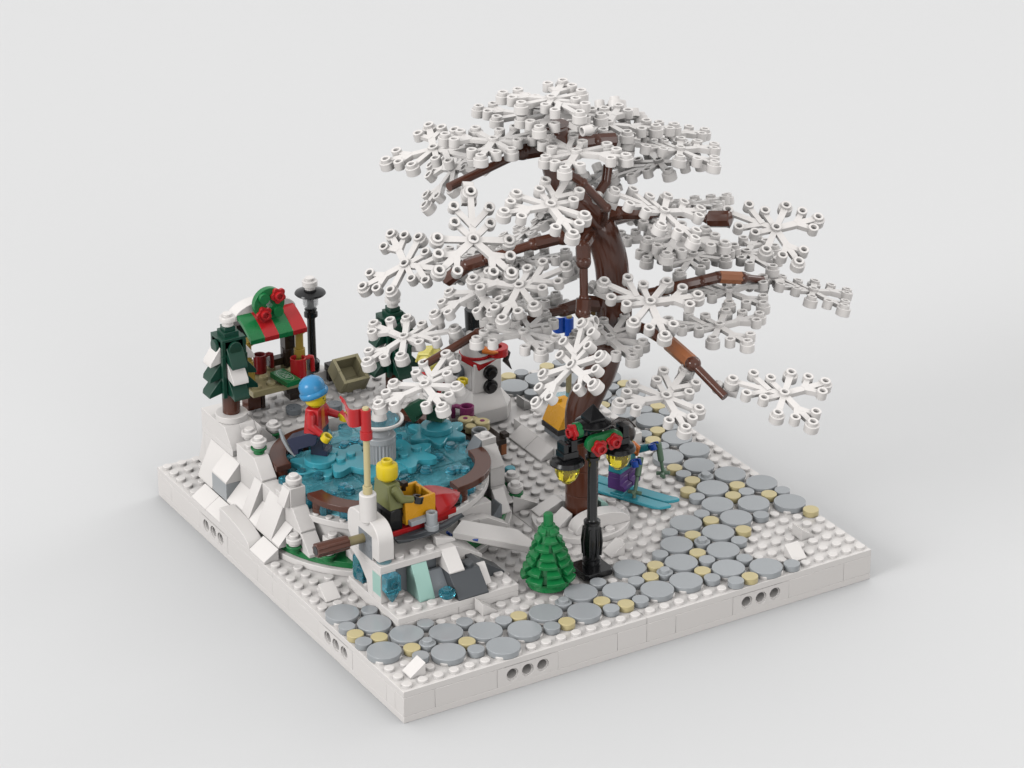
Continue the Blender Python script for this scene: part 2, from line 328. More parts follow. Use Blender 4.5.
# small clear tabs: studs of the base show at the rim of each disc
sm0 = first('round_tile', B().cyl((22.5,.5,.01), .49, .39, seg=28), 'grey', 'small smooth light grey round tile between the big paving discs', 'round tile', 'small grey round tiles of the walkway', (22.5,.5,0))
tan0 = first('round_tile', B().cyl((23.5,.5,.01), .49, .39, seg=28), 'tan', 'small tan round tile between the grey paving discs', 'round tile', 'small tan round tiles of the walkway', (23.5,.5,0))
pl0 = first('round_studded_plate', B().cyl((3.5,3.5,.01), .49, .39, seg=28).stud(3.5,3.5,.4), 'grey', 'small light grey round plate with a raised stud in the walkway', 'round plate', 'small grey studded round plates of the walkway', (3.5,3.5,0))
for x, y in BIG[1:]: dup(big0, (x, y, 0)).rotation_euler.z = random.random()*6
for x, y in SM[1:]: dup(sm0, (x+.5, y+.5, 0))
for x, y in TAN[1:]: dup(tan0, (x+.5, y+.5, 0))
for x, y in PL[1:]: dup(pl0, (x+.5, y+.5, 0))

# ------------------------------------------------------------------ loose white wedges lying on the base
def lump(label, x0, x1, y0, y1, d, z1=.8, z0=0.01):
    return tag(build('snow_wedge', B().slope(x0+.01, x1-.01, y0+.01, y1-.01, z0, z1, d, 0, .1), 'white', None, .02, ((x0+x1)/2, (y0+y1)/2, z0)), label, 'snow wedge', 'white wedges lying on the base')
lump('small white wedge nearest the front corner of the base', 1, 2, 1, 2, '-x')
lump('small white wedge left of the first grey paving disc, below the green rim', 1, 2, 11, 12, '-y')
lump('small white wedge near the right corner of the base, sloping towards the viewer', 27, 28, 1, 2, '-y')
lump('small white wedge near the right corner of the base, sloping away to the right', 29, 30, 3, 4, '+x')
lump('small white wedge right of the lamp post foot', 18, 19, 7, 8, '-x')
lump('small white wedge against the front of the ice cliff plinth', 8, 9, 5, 6, '+x')
lump('small white wedge on the studs right of the snowman', 24, 25, 27, 28, '+x')
lump('white wedge between the curved seat of the pond and the foot of the big tree', 16, 18, 15, 16, '+x', 1.2)
lump('small white wedge on the studs behind the little green fir', 14, 15, 12, 13, '+x')

# white bank of wedges along the left edge of the base
bank = thing('snow_bank', 'low bank of smooth white wedges along the left edge of the base', 'snow bank', (.5,22,0))
build('wedge', B().slope(.01,.99,25.01,26.99,.01,.8,'-x',0,.15), 'white', bank)
build('wedge', B().slope(.01,.99,23.01,24.99,.01,.8,'-x',0,.15), 'white', bank)
build('curved_wedge', B().curve_slope(.01,.99,19.01,22.99,.01,1.15,'-y'), 'white', bank)
build('wedge', B().slope(.01,.99,17.01,18.99,.01,.8,'-x',0,.15), 'white', bank)

# ------------------------------------------------------------------ left snow rocks (stand on the green rim)
rock = thing('snow_rock', 'tall craggy white snow rocks rising left of the pond up to the fir tree', 'rocks', (2.5,22,.8))
def rk(b, m='white', name='rock_wedge'): return build(name, b, m, rock, .022)
z = .81
rk(B().slope(1,2,26.005,28,z,3.2,'-x',0,.2)); rk(B().slope(1,2,24,25.995,2.0,3.2,'-x',0,.12))
rk(B().box(1.01,2,24.01,25.99,z,1.995), 'grey', 'grey_block')
rk(B().slope(1,2,22,23.99,z,2.0,'-x',0,.15)); rk(B().slope(1,2,21,21.99,z,3.2,'-x',0,.2))
rk(B().slope(1,2,20.01,20.99,z,2.0,'-x',0,.15)); rk(B().slope(1,2,18,20,z,3.2,'-x',0,.2)); rk(B().slope(1,2,17,17.99,z,2.0,'-x',0,.15))
# second layer, plane x = 2
rk(B().box(2.005,4,22,28.99,z,3.19), name='rock_block'); rk(B().box(2.005,3,21,21.99,z,3.19), name='rock_block')
rk(B().box(3.005,3.8,20,21.99,z,2.7), name='rock_block')
rk(B().slope(2.005,3,21,24.4,3.2,4.4,'-y',2.4,.12)); 
rk(B().box(3.005,4,22,24.9,3.2,3.6), name='rock_block'); rk(B().stud(3.5,22.5,3.6).stud(3.5,23.5,3.6).stud(2.5,23.5,4.4), name='stud')
rk(B().box(2.005,3.995,24.99,29,3.2,3.6), name='rock_block')
rk(B().prism([(25,3.6),(29,3.6),(28,4.8),(26,4.8)], 'x', 2.005, 2.99)); rk(B().prism([(25,3.6),(29,3.6),(28,4.8),(26,4.8)], 'x', 2.995, 3.99))
rk(B().slope(4,5,25,29,3.6,4.8,'+x',0,.12))
rk(B().slope(2.005,3,29,30,z,3.6,'+y',0,.2))
rk(B().cyl((3,27,4.8), 1.0, .4, seg=40), name='round_top')
# front stack E
rk(B().box(2.005,3,17.99,20.99,z,3.19), name='rock_block')
rk(B().box(2.005,3,17.2,18.2,3.2,4.4), name='rock_block')
rk(B().slope(1.6,2,17.3,18.2,3.2,4.3,'-x'))
rk(B().box(2.005,3,18.21,19.2,3.2,3.6).stud(2.5,18.75,3.6), name='rock_block')
rk(B().slope(2.005,3,16,17.98,2.0,3.2,'-y',.98,.12)); rk(B().box(2.005,3,16.01,17.98,z,1.99), name='rock_block')
rk(B().slope(2.005,3,15,16,z,2.0,'-y',0,.2))
rk(B().box(3.01,4,14.4,15.2,1.2,2.0).stud(3.5,14.8,2.0), name='rock_block'); rk(B().slope(4.01,5.2,13,14.2,z,1.6,'-y'))
rk(B().slope(5.0,5.8,12.4,13.8,.9,2.4,'+x'))

# ------------------------------------------------------------------ bushes: green ring under snow-capped round plates
def bush(x, y, z0, label, green=True, top=True):
    t = thing('snowy_bush', label, 'bush', (x,y,z0), 'round snow-capped bushes')
    if green:
        build('leaf_ring', B().lathe([(0,0),(.34,0),(.34,.28),(.5,.30),(.5,.42),(0,.42)], (x,y,z0), 20), 'green', t)
        z0 += .42
    build('snow_cap', B().lathe([(0,0),(.36,0),(.36,.14),(.49,.18),(.49,.44),(.46,.48),(0,.48)], (x,y,z0+.01), 24).stud(x,y,z0+.49), 'white', t)
    return t
bush(5.05,25.4,3.6,'small snow-capped green bush on the studded terrace in front of the market stall')
bush(2.6,22.5,4.4,'small snow-capped green bush on top of the white rock in front of the fir tree')
bush(3.1,24.8,4.3,'plain white round snow cap between the fir tree rock and the bush below', green=False)
bush(2.5,17.7,4.4,'plain white round snow cap crowning the frontmost peak of the left rocks', green=False)
bush(1.7,16.3,.81,'small snow-capped green bush on the green rim at the foot of the left rocks')
bush(2.9,14.3,.81,'small snow-capped green bush half hidden behind the brown log barrel')
bush(16.4,15.4,.81,'small snow-capped green bush on the rim in front of the right rock stack')
bush(17.2,17.2,.5,'small snow-capped bush tucked behind the right rock stack')

# ------------------------------------------------------------------ pond
pond = thing('pond', 'round pond of clear blue water with brown curved bench seats on its rim', 'pond', (9,19,0))
c = (9,19)
build('rim_base', B().cyl((9,19,.01), 8.0, .39, seg=96), 'white', pond)
build('green_rim', B().cyl((9,19,.405), 7.7, .39, seg=96), 'green', pond)
build('white_ring', B().cyl((9,19,.8), 6.3, 1.58, seg=96, r2=6.3), 'white', pond)
b = B().cyl((9,19,2.39), 6.6, .4, seg=96)
for k in range(44):
    a = 2*PI*k/44; b.stud(9+6.32*math.cos(a), 19+6.32*math.sin(a), 2.79, .22, .12)
build('ring_plate', b, 'white', pond)
b = B().cyl((9,19,2.4), 5.9, .42, seg=80)
for i in range(2,16):
    for j in range(12,26):
        if math.hypot(i+.5-9, j+.5-19) < 5.5: b.stud(i+.5, j+.5, 2.82)
build('pond_bed', b, 'bed', pond)
# clear plates of water, with grooves between them
b = B()
rows = [(-6,-4),(-4,-2),(-2,0),(0,2),(2,4),(4,6)]
for q, (a0, a1) in enumerate(rows):
    x = -6 + (q % 2)*1.0
    while x < 6:
        x2 = min(x + (4 if (q+int(x)) % 3 else 2), 6)
        yy0, yy1 = a0, a1
        # clip to the circle
        r = 5.95
        def lim(y): return math.sqrt(max(0, r*r - y*y))
        n = 6; top = []; bot = []
        L = max(x, -min(lim(yy0), lim(yy1))) ; Rr = min(x2, min(lim(yy0), lim(yy1)))
        if max(abs(yy0), abs(yy1)) >= r: 
            yy0 = max(yy0, -5.6); yy1 = min(yy1, 5.6); L = max(x, -min(lim(yy0), lim(yy1))); Rr = min(x2, min(lim(yy0), lim(yy1)))
        if Rr - L > .3: b.box(9+L+.03, 9+Rr-.03, 19+yy0+.03, 19+yy1-.03, 3.06+.03*((q*7+int(x)*3) % 3), 3.38+.05*((q*5+int(x)) % 3))
        x = x2
build('water', b, 'tpale', pond, bevel=.03)
jw = build('water_jewel', B().lathe([(0,0),(.42,0),(.47,.3),(.42,.62),(0,.66)], (0,0,0), 10), 'tblue', pond, 0); jw.data.transform(Matrix.Translation((9,19,0)))
js = build('water_stud', B().lathe([(0,0),(.38,0),(.38,.12),(.28,.16),(.28,.3),(0,.31)], (0,0,0), 14), 'tblue', pond, 0); js.data.transform(Matrix.Translation((9,19,0)))
def put(src, n_, x, y, z_):
    o = src if n_ == 0 else src.copy()
    if n_: COL.objects.link(o); o.parent = pond
    o.location = (x-9, y-19, z_)
for k in range(26):
    a = 2*PI*k/26; r = 5.9; put(jw, k, 9+r*math.cos(a), 19+r*math.sin(a), 2.8)
for k in range(34):
    a = random.uniform(0, 6.28); r = random.uniform(2.0, 5.4); put(js, k, 9+r*math.cos(a), 19+r*math.sin(a), 3.46)
# seats
for cx, cy, a0 in ((7,17,180),(11,17,270),(11,21,0),(7,21,90)):
    s_ = build('curved_seat', B().arc((cx,cy), 3.0, 4.0, a0, a0+90, 3.61, 4.0, 24), 'brown', pond, .03)
    for a in (a0+8, a0+82):
        x, y = cx+3.5*math.cos(math.radians(a)), cy+3.5*math.sin(math.radians(a))
        build('seat_post', B().cyl((x,y,2.81), .42, .39).cyl((x,y,3.21), .42, .39), 'brown', s_, 0)

# azure splash plates the skaters stand on
def splash(x, y, z0, label, rot=0, disc=True, R=1.95, nst=()):
    t = thing('splash_plate', label, 'splash plate', (x,y,z0), 'azure splash plates on the pond')
    pts = []; n = 6
    for k in range(n*12):
        a = 2*PI*k/(n*12); q = .5+.5*math.cos(n*a)
        r = 1.22 + (R-1.22)*(q**1.1)
        w = 0.0
        pts.append((x + r*math.cos(a+rot), y + r*math.sin(a+rot)))
    b = B().prism(pts, 'z', z0, z0+.42)
    for a, b2 in nst: b.stud(x+a, y+b2, z0+.42)
    o = build('wavy_plate', b, 'teal', t, .07)
    if disc: build('round_disc', B().cyl((x,y,z0+.42), 1.0, .4, seg=36, bv=.04), 'teal', t, 0)
    return t
splash(5.85,20.75,3.25,'azure splash plate under the skater in the blue hat', .3)
splash(14.0,20.85,3.3,'azure splash plate under the fair-haired skater', .1)
splash(7.3,20.0,3.5,'azure splash plate on the left of the grey fountain column', .75, False, 2.0, ((-.5,.9),(.35,.2),(-.5,-.1)))
splash(10.6,18.7,3.52,'azure splash plate on the right of the grey fountain column', .2, False, 2.0, ((-.1,.8),(-.3,-.3),(.8,.1)))
splash(8.7,18.0,3.46,'azure splash plate in front of the grey fountain column', .5, False, 1.6)
# grey skids showing under the splash plates
tag(build('stepping_block', B().box(5.3,6.6,19.0,19.9,3.3,3.36).box(6.9,7.5,20.3,20.8,3.3,3.5), 'grey', None, .02, (6,19.5,3.3)), 'pale grey block under the front skater\'s azure splash plate', 'block')

# ------------------------------------------------------------------ fountain
fo = thing('fountain', 'grey fluted fountain column carrying a white dish of clear blue water', 'fountain', (9,19,3.4))
b = B(); prof = []
n = 28
vs = []
for k in range(n*2):
    a = PI*k/n; r = .98 if k % 2 == 0 else .90; vs.append((9+r*math.cos(a), 19+r*math.sin(a)))
b.prism(vs, 'z', 3.7, 5.15)
build('fluted_column', b, 'grey', fo, 0)
build('column_cap', B().lathe([(0,5.15),(1.0,5.15),(1.0,5.5),(.96,5.56),(.66,5.58),(.62,5.9),(0,5.9)], (9,19,0), 40), 'grey', fo)
build('dish', B().lathe([(0,5.9),(.5,5.92),(1.1,6.15),(1.45,6.42),(1.5,6.5),(1.5,6.62),(1.44,6.66),(1.32,6.6),(1.28,6.45),(.9,6.22),(0,6.15)], (9,19,0), 48), 'white', fo, 0)
build('dish_water', B().lathe([(0,6.2),(1.0,6.32),(1.22,6.5),(1.2,6.56),(.9,6.54),(.6,6.58),(.3,6.54),(0,6.56)], (9,19,0), 32), 'tblue', fo, 0)
build('cone', B().lathe([(0,6.4),(.5,6.4),(.5,6.5),(.34,7.5),(.34,7.6),(.36,7.62),(.36,7.82),(0,7.82)], (9,19,0), 24).stud(9,19,7.82,.2,.2), 'white', fo, 0)

# ------------------------------------------------------------------ raised ground behind the pond
plat = thing('snow_terrace', 'raised white studded terrace behind the pond that carries the stall, crate and lamp', 'terrace', (9,28,0))
pts = []
x0, x1, y1 = 4.0, 15.6, 31.5
# front edge follows the pond ring
arcp = []
for k in range(41):
    a = math.radians(158 - k*(158-26)/40); arcp.append((9+6.95*math.cos(a), 19+6.95*math.sin(a)))
poly = [(3.005,y1),(3.005,29.02),(4.005,29.02),(4.005,22.0)] + [p for p in arcp if p[0] > 4.01 and p[1] > 22] + [(x1, arcp[-1][1]),(x1,y1)]
b = B().prism(poly, 'z', .81, 3.6)
for i in range(4, 15):
    for j in range(22, 31):
        if math.hypot(i+.5-9, j+.5-19) > 7.35 and not (i < 5 and j < 29) : b.stud(i+.5, j+.5, 3.6)
build('terrace_body', b, 'white', plat, .02)
for x, y, lab in ((7.5,27.5,'small grey round tile on the terrace in front of the market stall'),(9.9,26.6,'small grey round tile on the terrace behind the skater in the blue hat')):
    tag(build('round_tile', B().cyl((x,y,3.8), .5, .4, seg=28), 'mgrey', None, 0, (x,y,3.8)), lab, 'round tile')
# ------------------------------------------------------------------ ice cliff at the front
ice = thing('ice_cliff', 'ice cliff of white, mint and grey wedges on a white two-plate plinth at the front', 'ice cliff', (7,9,0))
def ic(b, m='white', name='rock_wedge', bv=.022): return build(name, b, m, ice, bv)
b = B().box(3.01,6.99,6.01,11.99,.01,.4).box(7.01,10.99,6.01,11.99,.01,.4)
ic(b, name='plinth'); b = B().box(3.005,10.995,6.005,11.995,.404,.8)
occ2 = [(3,8),(5,7),(6,7),(7,6),(8,6),(5,8),(6,8),(7,7),(8,7),(9,7)]
for i in range(3,11):
    for j in range(6,12):
        if (i,j) not in occ2 and not (3 < i < 9 and j > 8) : b.stud(i+.5,j+.5,.8)
ic(b, name='plinth')
ic(B().box(3.01,4,8.01,9,.81,2.79), name='pillar')
ic(B().box(3.0,3.012,8.02,8.98,1.25,2.6), 'aqua', 'mint_panel', 0)
ic(B().prism([(9.01,.81),(9.6,.81),(9.75,1.6),(10.6,2.4),(11.6,2.79),(9.01,2.79)], 'x', 3.01, 4), name='arch')
ic(B().box(3.005,7.0,8.005,11.99,2.8,3.2).studs(4,7,8,12,3.2,skip=[(3,8),(4,9),(5,9),(6,9),(7,8),(7,9),(7,10),(7,11)]), name='top_slab')
ic(B().box(4.01,7,8.6,11.9,.81,2.79), 'mgrey', 'inner_wall')
ic(B().slope(5.01,6,7,8.59,.81,2.79,'-y',.6,.1), 'aqua', 'mint_wedge')
ic(B().slope(6.01,7.0,7,8.2,.81,2.1,'-y',.2,.1), 'mgrey')
b = B().slope(7.01,9,6,8.3,.81,2.05,'-y',1.2,.1).stud(8.5,7.5,2.05); ic(b, 'dgrey', 'dark_wedge')
ic(B().slope(7.01,8,7.05,8.6,2.06,3.19,'-y',.5,.1))
ic(B().slope(9.01,11,7.6,8.8,.81,2.0,'+x',.4,.1), 'dgrey', 'dark_wedge')
ic(B().slope(9.05,9.6,6.6,7.6,.81,2.0,'-y',.1,.1))
ic(B().box(7.01,8,8.61,11.9,.81,3.2).studs(7,8,9,12,3.2)); ic(B().slope(8.01,10.2,8.81,10.6,1.4,2.8,'+x',.3,.3)); ic(B().slope(7.01,8.3,8.61,8.99,3.21,3.7,'+x',.1,.1))
ic(B().box(8.01,9,8.81,11,.81,1.4), name='rock_block')
# two clear blue crystals
def crystal(label, loc): return thing('ice_crystal', label, 'crystal', loc, 'clear blue ice crystals on the cliff')
t = crystal('clear blue block with a pointed drip hanging on the front of the cliff pillar', (3.6,7.7,1.2))
build('block', B().box(3.05,4.0,7.35,7.99,1.7,2.75), 'tblue', t, .06); build('ring', B().tubecyl((3.55,7.35,2.25), .26, .14, -.12, 'y'), 'tblue', t, 0)
build('drip', B().lathe([(0,.95),(.12,1.1),(.36,1.5),(.42,1.69),(0,1.69)], (3.52,7.62,0), 8), 'tblue', t, 0)
t = crystal('clear blue crystal standing upright on the left end of the cliff plinth', (3.5,11.4,.8))
build('block', B().lathe([(0,.82),(.4,.82),(.5,1.1),(.46,2.2),(.3,2.6),(0,2.7)], (3.5,11.4,0), 8).box(3.1,3.9,10.4,11.2,.95,1.9), 'tblue', t, .05)
tag(build('clear_round_plate', B().lathe([(0,0),(.34,0),(.34,.14),(.49,.16),(.49,.38),(.46,.4),(0,.4)], (6.5,6.5,.99), 24).stud(6.5,6.5,1.39), 'tblue', None, 0, (6.5,6.5,.99)), 'clear blue round plate on the plinth in front of the mint wedge', 'round plate')

# long white ramp wing beside the sled
def hexa(top, th):
    b = B(); n = len(top)
    vs = [Vector(p) for p in top] + [Vector(p) - Vector((0,0,th)) for p in top]
    return b.add(vs, [list(range(n)), list(range(n,2*n))[::-1]] + [(i,n+i,n+(i+1) % n,(i+1) % n) for i in range(n)])
w0 = [RAMP[k] for k in range(len(RAMP))]
tag(build('snow_ramp', hexa(w0, .42), 'white', None, .03, w0[0]), 'long thin white wing-shaped ramp slanting down to the right from the sled', 'ramp')

# right snow rocks
rr = thing('snow_rock', 'white craggy rock stack on the right rim of the pond, between curved seat and steps', 'rocks', (15,16,.8))
def rk2(b, m='white', name='rock_wedge'): return build(name, b, m, rr, .022)
rk2(B().box(15.0,16,17,18,4.0,4.4).stud(15.5,17.5,4.4), name='rock_block'); rk2(B().slope(14.35,14.99,17,18,3.3,4.39,'-x',0,.1), 'mgrey')
rk2(B().slope(15,16,16,18,2.8,3.99,'-y',1.0,.1)); rk2(B().box(15,16,16,18,1.6,2.79), name='rock_block')
rk2(B().slope(15,16,14.9,18,.81,1.59,'-y',2.0,.1)); 
rk2(B().slope(14.4,15.2,13.9,14.9,.81,2.1,'-y',.1,.1)); rk2(B().slope(13.6,14.39,13.6,14.5,.81,1.7,'-x',.1,.1), 'mgrey')
rk2(B().slope(12.1,14.2,12.4,13.2,.81,1.8,'+x',.6,.1)); rk2(B().box(11.0,12.09,12.4,13.2,.81,1.9), name='rock_block')
rk2(B().box(11.2,13.4,13.21,13.9,.81,2.35), name='rock_block')

# ------------------------------------------------------------------ arch, flag pole, log barrel
ar = thing('white_arch', 'rounded white block arch with a grey centre on the front cliff, under the flag pole', 'arch', (3.5,9.5,3.2))
prof = []
yc, zc, R = 9.35, 4.3, 1.65
for k in range(13):
    a = PI*k/12
for k in range(9):
    a = PI/2*k/8; prof.append((8.15+1.1-1.1*math.cos(a), 4.55+1.1*math.sin(a)))
for k in range(9):
    a = PI/2*k/8; prof.append((11.9-.8+.8*math.sin(a), 4.85+.8*math.cos(a)))
poly = [(8.15,3.42)] + prof + [(11.9,4.0),(11.2,3.21),(8.9,3.21),(8.9,3.42)]
build('arch_block', B().prism(poly, 'x', 3.0, 4.0), 'white', ar, .04)
build('grey_insert', B().box(2.985,3.3,8.95,10.55,3.205,4.75), 'mgrey', ar)
tag(build('clear_round_tile', B().cyl((3.55,8.55,3.2), .45, .2), 'tpale', None, 0, (3.55,8.55,3.2)), 'pale clear round tile under the front foot of the white arch', 'round tile')
def flag(px, py, z0, z1, colf, colp, label, s, base=True, yaw=0):
    t = thing('flag_pole', label, 'flag', (px,py,z0))
    t.rotation_euler.z = 0
    build('pole', B().cyl((px,py,z0), .28, .5).cyl((px,py,z0+.5), .19, z1-z0-.5+.12, seg=16), colp, t, 0)
    build('sleeve', B().cyl((px,py,z1-1.85), .36, .5).cyl((px,py,z1-1.4), .30, 1.4-.02, seg=20), colf, t, 0)
    vs = []; fs = []; n = 24
    for k in range(n+1):
        u = k/n; L = .3 + u*2.0
        yy = .28*math.sin(u*PI*1.7)*u**.4
        cut = max(0, (u-.55)/.45)
        for side in (0, 1):
            vs.append((L, yy + (.06 if side else -.06), 0))
    # two lobes of a swallow tail
    pts = []
    def P(u, h):
        L = .25 + u*1.45; yy = .34*math.sin(u*PI*1.6)
        dx = -math.cos(s)*L - math.sin(s)*yy; dy = math.sin(s)*L*1.0 - math.cos(s)*yy
        return Vector((px+dx, py+dy, h))
    b = B()
    nx, nh = 16, 8; hb, ht = z1-1.1, z1-.02
    g = []
    for i in range(nx+1):
        u = i/nx; row = []
        for j in range(nh+1):
            v = j/nh; h = hb+(ht-hb)*v + (.9*max(0,u-.55))
            row.append((u, h))
        g.append(row)
    for lo in (0, 1):
        pass
    th = Vector((math.sin(s)*.05, math.cos(s)*.05, 0))
    idx = {}; vv = []
    for side in (1,-1):
        for i in range(nx+1):
            for j in range(nh+1):
                u, h = g[i][j]; vv.append(P(u, h) + th*side); idx[(side,i,j)] = len(vv)-1
    keep = lambda i, j: not (i >= nx*.55 and abs((j+.5)-nh/2) < (i-nx*.45)*.36)
    ff = []
    for i in range(nx):
        for j in range(nh):
            if keep(i,j):
                q = [(i,j),(i+1,j),(i+1,j+1),(i,j+1)]
                ff.append([idx[(1,)+a] for a in q]); ff.append([idx[(-1,)+a] for a in q][::-1])
                for (a, c2), (di, dj) in ((( (i,j),(i+1,j)),(0,-1)), (((i+1,j),(i+1,j+1)),(1,0)), (((i+1,j+1),(i,j+1)),(0,1)), (((i,j+1),(i,j)),(-1,0))):
                    ni, nj = i+di, j+dj
                    if not (0 <= ni < nx and 0 <= nj < nh and keep(ni,nj)):
                        ff.append([idx[(1,)+a], idx[(-1,)+a], idx[(-1,)+c2], idx[(1,)+c2]])
    b.add(vv, ff)
    build('pennant', b, colf, t, 0)
    return t
so = tag(build('round_socket', B().cyl((3.15,9.6,5.5), .5, 1.75, bv=.05).cyl((3.15,9.6,5.35), .36, .2), 'white', None, 0, (3.15,9.6,5.35)), 'white round brick on top of the arch that holds the red flag pole', 'socket')
flag(3.15, 9.6, 7.22, 12.55, 'red', 'tan', 'red swallow-tailed pennant on a tan pole rising from the white arch', .9)
lg = thing('log_barrel', 'brown ribbed hollow log sticking out of the arch on a dark tan axle', 'log', (1.6,9.9,4.2))
vs = []
for k in range(32):
    a = 2*PI*k/32; r = .43 if k % 4 < 2 else .37; vs.append((9.95+r*math.cos(a), 4.25+r*math.sin(a)))
bb = B().prism(vs, 'x', -.1, 1.95)
build('log', bb, 'brown', lg, .02)
build('bore_shade', B().lathe([(.27,-.10),(.27,-.12),(0,-.115)], (0,9.95,4.25), 20, 'x'), 'black', lg, 0)  # black disc on the solid log end, painting the shade inside a hollow
build('axle', B().cyl((1.95,9.95,4.25), .28, 1.2, 'x', 16), 'dtan', lg, 0)

# ------------------------------------------------------------------ toy figures (continuous plastic bodies, 5 studs tall)
def fig(name, label, loc, yaw, torso, legs, head='yellow', arms=None, hands='yellow', larm=(-.5,.3), rarm=(-.5,.3), lleg=0, rleg=0, tilt=0, hips=None, short=False):
    """loc = point under the hips; yaw = facing direction; local +x faces forward, +y is the figure's left"""
    t = thing(name, label, 'toy figure', loc)
    T = Matrix.Translation(loc) @ Matrix.Rotation(yaw, 4, 'Z') @ Matrix.Rotation(tilt, 4, 'Y')
    arms = arms or torso; hips = hips or legs
    def nb(X=None):
        b = B(); b.x = T @ X if X is not None else T; return b
    def leg(side, ang):
        X = Matrix.Translation((0, side*.5, 1.55)) @ Matrix.Rotation(ang, 4, 'Y')
        if short: X = Matrix.Translation((0, side*.5, 1.56))
        b = nb(X)
        prof = [(-.45,-.8),(.75,-.8),(.75,-.5),(.45,-.42),(.45,0),(-.45,0)] if short else [(-.45,-1.55),(.62,-1.55),(.62,-1.2),(.36,-1.12)]
        if not short:
            for k in range(9):
                a = -.5 + (PI+.5)*k/8; prof.append((.44*math.cos(a), .44*math.sin(a)-.06))
            prof.append((-.45,-.1))
        vs = prof
        b2 = b.prism([(p[0], p[1]) for p in vs], 'y', -.47, .47)
        o = build('leg', b2, legs, t, .03)
        return o
    leg(1, lleg); leg(-1, rleg)
    build('hips', nb().box(-.42,.42,-.96,.96,1.56,1.86), hips, t, .03)
    b = nb()   # torso: trapezoid
    zb, zt = 1.87, 3.42
    b.add([(-.47,-.97,zb),(.47,-.97,zb),(.47,.97,zb),(-.47,.97,zb),(-.42,-.70,zt),(.42,-.70,zt),(.42,.70,zt),(-.42,.70,zt)],
          [(0,3,2,1),(4,5,6,7),(0,1,5,4),(1,2,6,5),(2,3,7,6),(3,0,4,7)])
    to = build('torso', b, torso, t, .07)
    hd = build('head', nb().lathe([(0,3.4),(.36,3.4),(.36,3.5),(.5,3.52),(.6,3.6),(.64,3.72),(.64,4.28),(.6,4.4),(.5,4.47),(.33,4.49),(.33,4.68),(.31,4.71),(.2,4.71),(.2,4.6),(0,4.6)], (0,0,0), 32), head, t, 0)
    b = nb()   # face: two eyes and a smile on the front
    for sy in (-1,1):
        a = sy*.36; b.sphere((.632*math.cos(a), .632*math.sin(a), 4.06), .062, .5, 1, 1.2, 10, 6)
    for k in range(9):
        a = -.28+.56*k/8; b.sphere((.636*math.cos(a), .636*math.sin(a), 3.82 + .9*(a*a)), .022, 1, 1, 1, 6, 4)
    build('face', b, 'black', hd, 0)
    for side, (sw, out) in ((1, larm), (-1, rarm)):
        sh = Vector((0, side*.86, 3.08))
        u1 = Vector((math.sin(-sw)*.62, side*(.16+out*.3), -math.cos(sw)*.62)); e = sh+u1
        # forearm bends forward
        f1 = Vector((math.sin(-sw+.85)*.75, side*(-.02+out*.15), -math.cos(sw-.85)*.75)); w = e+f1
        b = nb().tube([sh+Vector((0,-side*.12,.05)), sh, sh+u1*.5, e, e+f1*.5, w], [.24,.30,.29,.27,.24,.22], 14)
        arm = build('arm', b, arms, t, .02)
        dv = f1.normalized(); up = dv.cross(Vector((0,1,0))).normalized()
        c0 = w + dv*.38
        b = nb(); b.tube([w-dv*.05, w+dv*.16], .13, 12)
        # open claw hand: broken ring
        zax = up; yax = Vector((0,1,0)); n = 14; vs = []; fs = []
        ang0 = .55
        for k in range(n+1):
            a = ang0 + (2*PI-2*ang0)*k/n
            ra = dv*math.cos(a) + yax*math.sin(a)
            for rr_, hh in ((.19,-.2),(.33,-.2),(.33,.2),(.19,.2)): vs.append(c0 + ra*rr_ + zax*hh)
        for k in range(n):
            for j in range(4): fs.append((k*4+j, k*4+(j+1) % 4, (k+1)*4+(j+1) % 4, (k+1)*4+j))
        fs += [(3,2,1,0), tuple(n*4+j for j in range(4))]
        b.add(vs, fs); hn = build('hand', b, hands, arm, .02)
        arm_pts[(name, label, side)] = T @ c0
    return t, T, hd, to
arm_pts = {}
def nbx(T):
    b = B(); b.x = T; return b

# skater, blue hat
t, T, hd, to = fig('toy_figure', 'toy skater in red jacket, navy trousers and bright blue beanie, one leg kicked back', (5.75,20.95,4.05), -.85, 'red', 'navy', larm=(-.55,.1), rarm=(-.15,.1), rleg=1.12, lleg=0)
b = nbx(T @ Matrix.Translation((-.05,0,4.12)) @ Matrix.Rotation(-.34, 4, 'Y'))
b.lathe([(.70,-.08),(.84,-.06),(.90,.05),(.90,.2),(.84,.30),(.79,.31),(.81,.5),(.78,.72),(.64,.96),(.38,1.14),(0,1.2)], (0,0,0), 32).lathe([(.70,-.05),(.66,.2),(0,.25)], (0,0,0), 32)
build('beanie', b, 'blue', hd, 0)
build('shirt_front', nbx(T).add([(.478,-.3,2.0),(.478,.3,2.0),(.436,.2,3.35),(.436,-.2,3.35)], [(0,1,2,3)]), 'orange', to, 0)
build('skate_foot', nbx(T).box(-.28,.5,.25,.75,-.02,.04), 'grey', t, .01)
sk = nbx(T).tube([(-2.15,-.6,1.75),(-1.95,-.6,1.15),(-1.6,-.6,.5),(-1.2,-.6,.12)], [.09,.13,.13,.09], 8)
build('skate_blade', sk, 'grey', t, 0)

# driver on the sled
t, T, hd, to = fig('toy_figure', 'toy driver with bald yellow head and olive top, sitting in the red and orange sled', (5.1,10.85,3.62), .06, 'olive', 'black', hands='black', larm=(-.45,.2), rarm=(-.45,.2))
t.location.z += 0
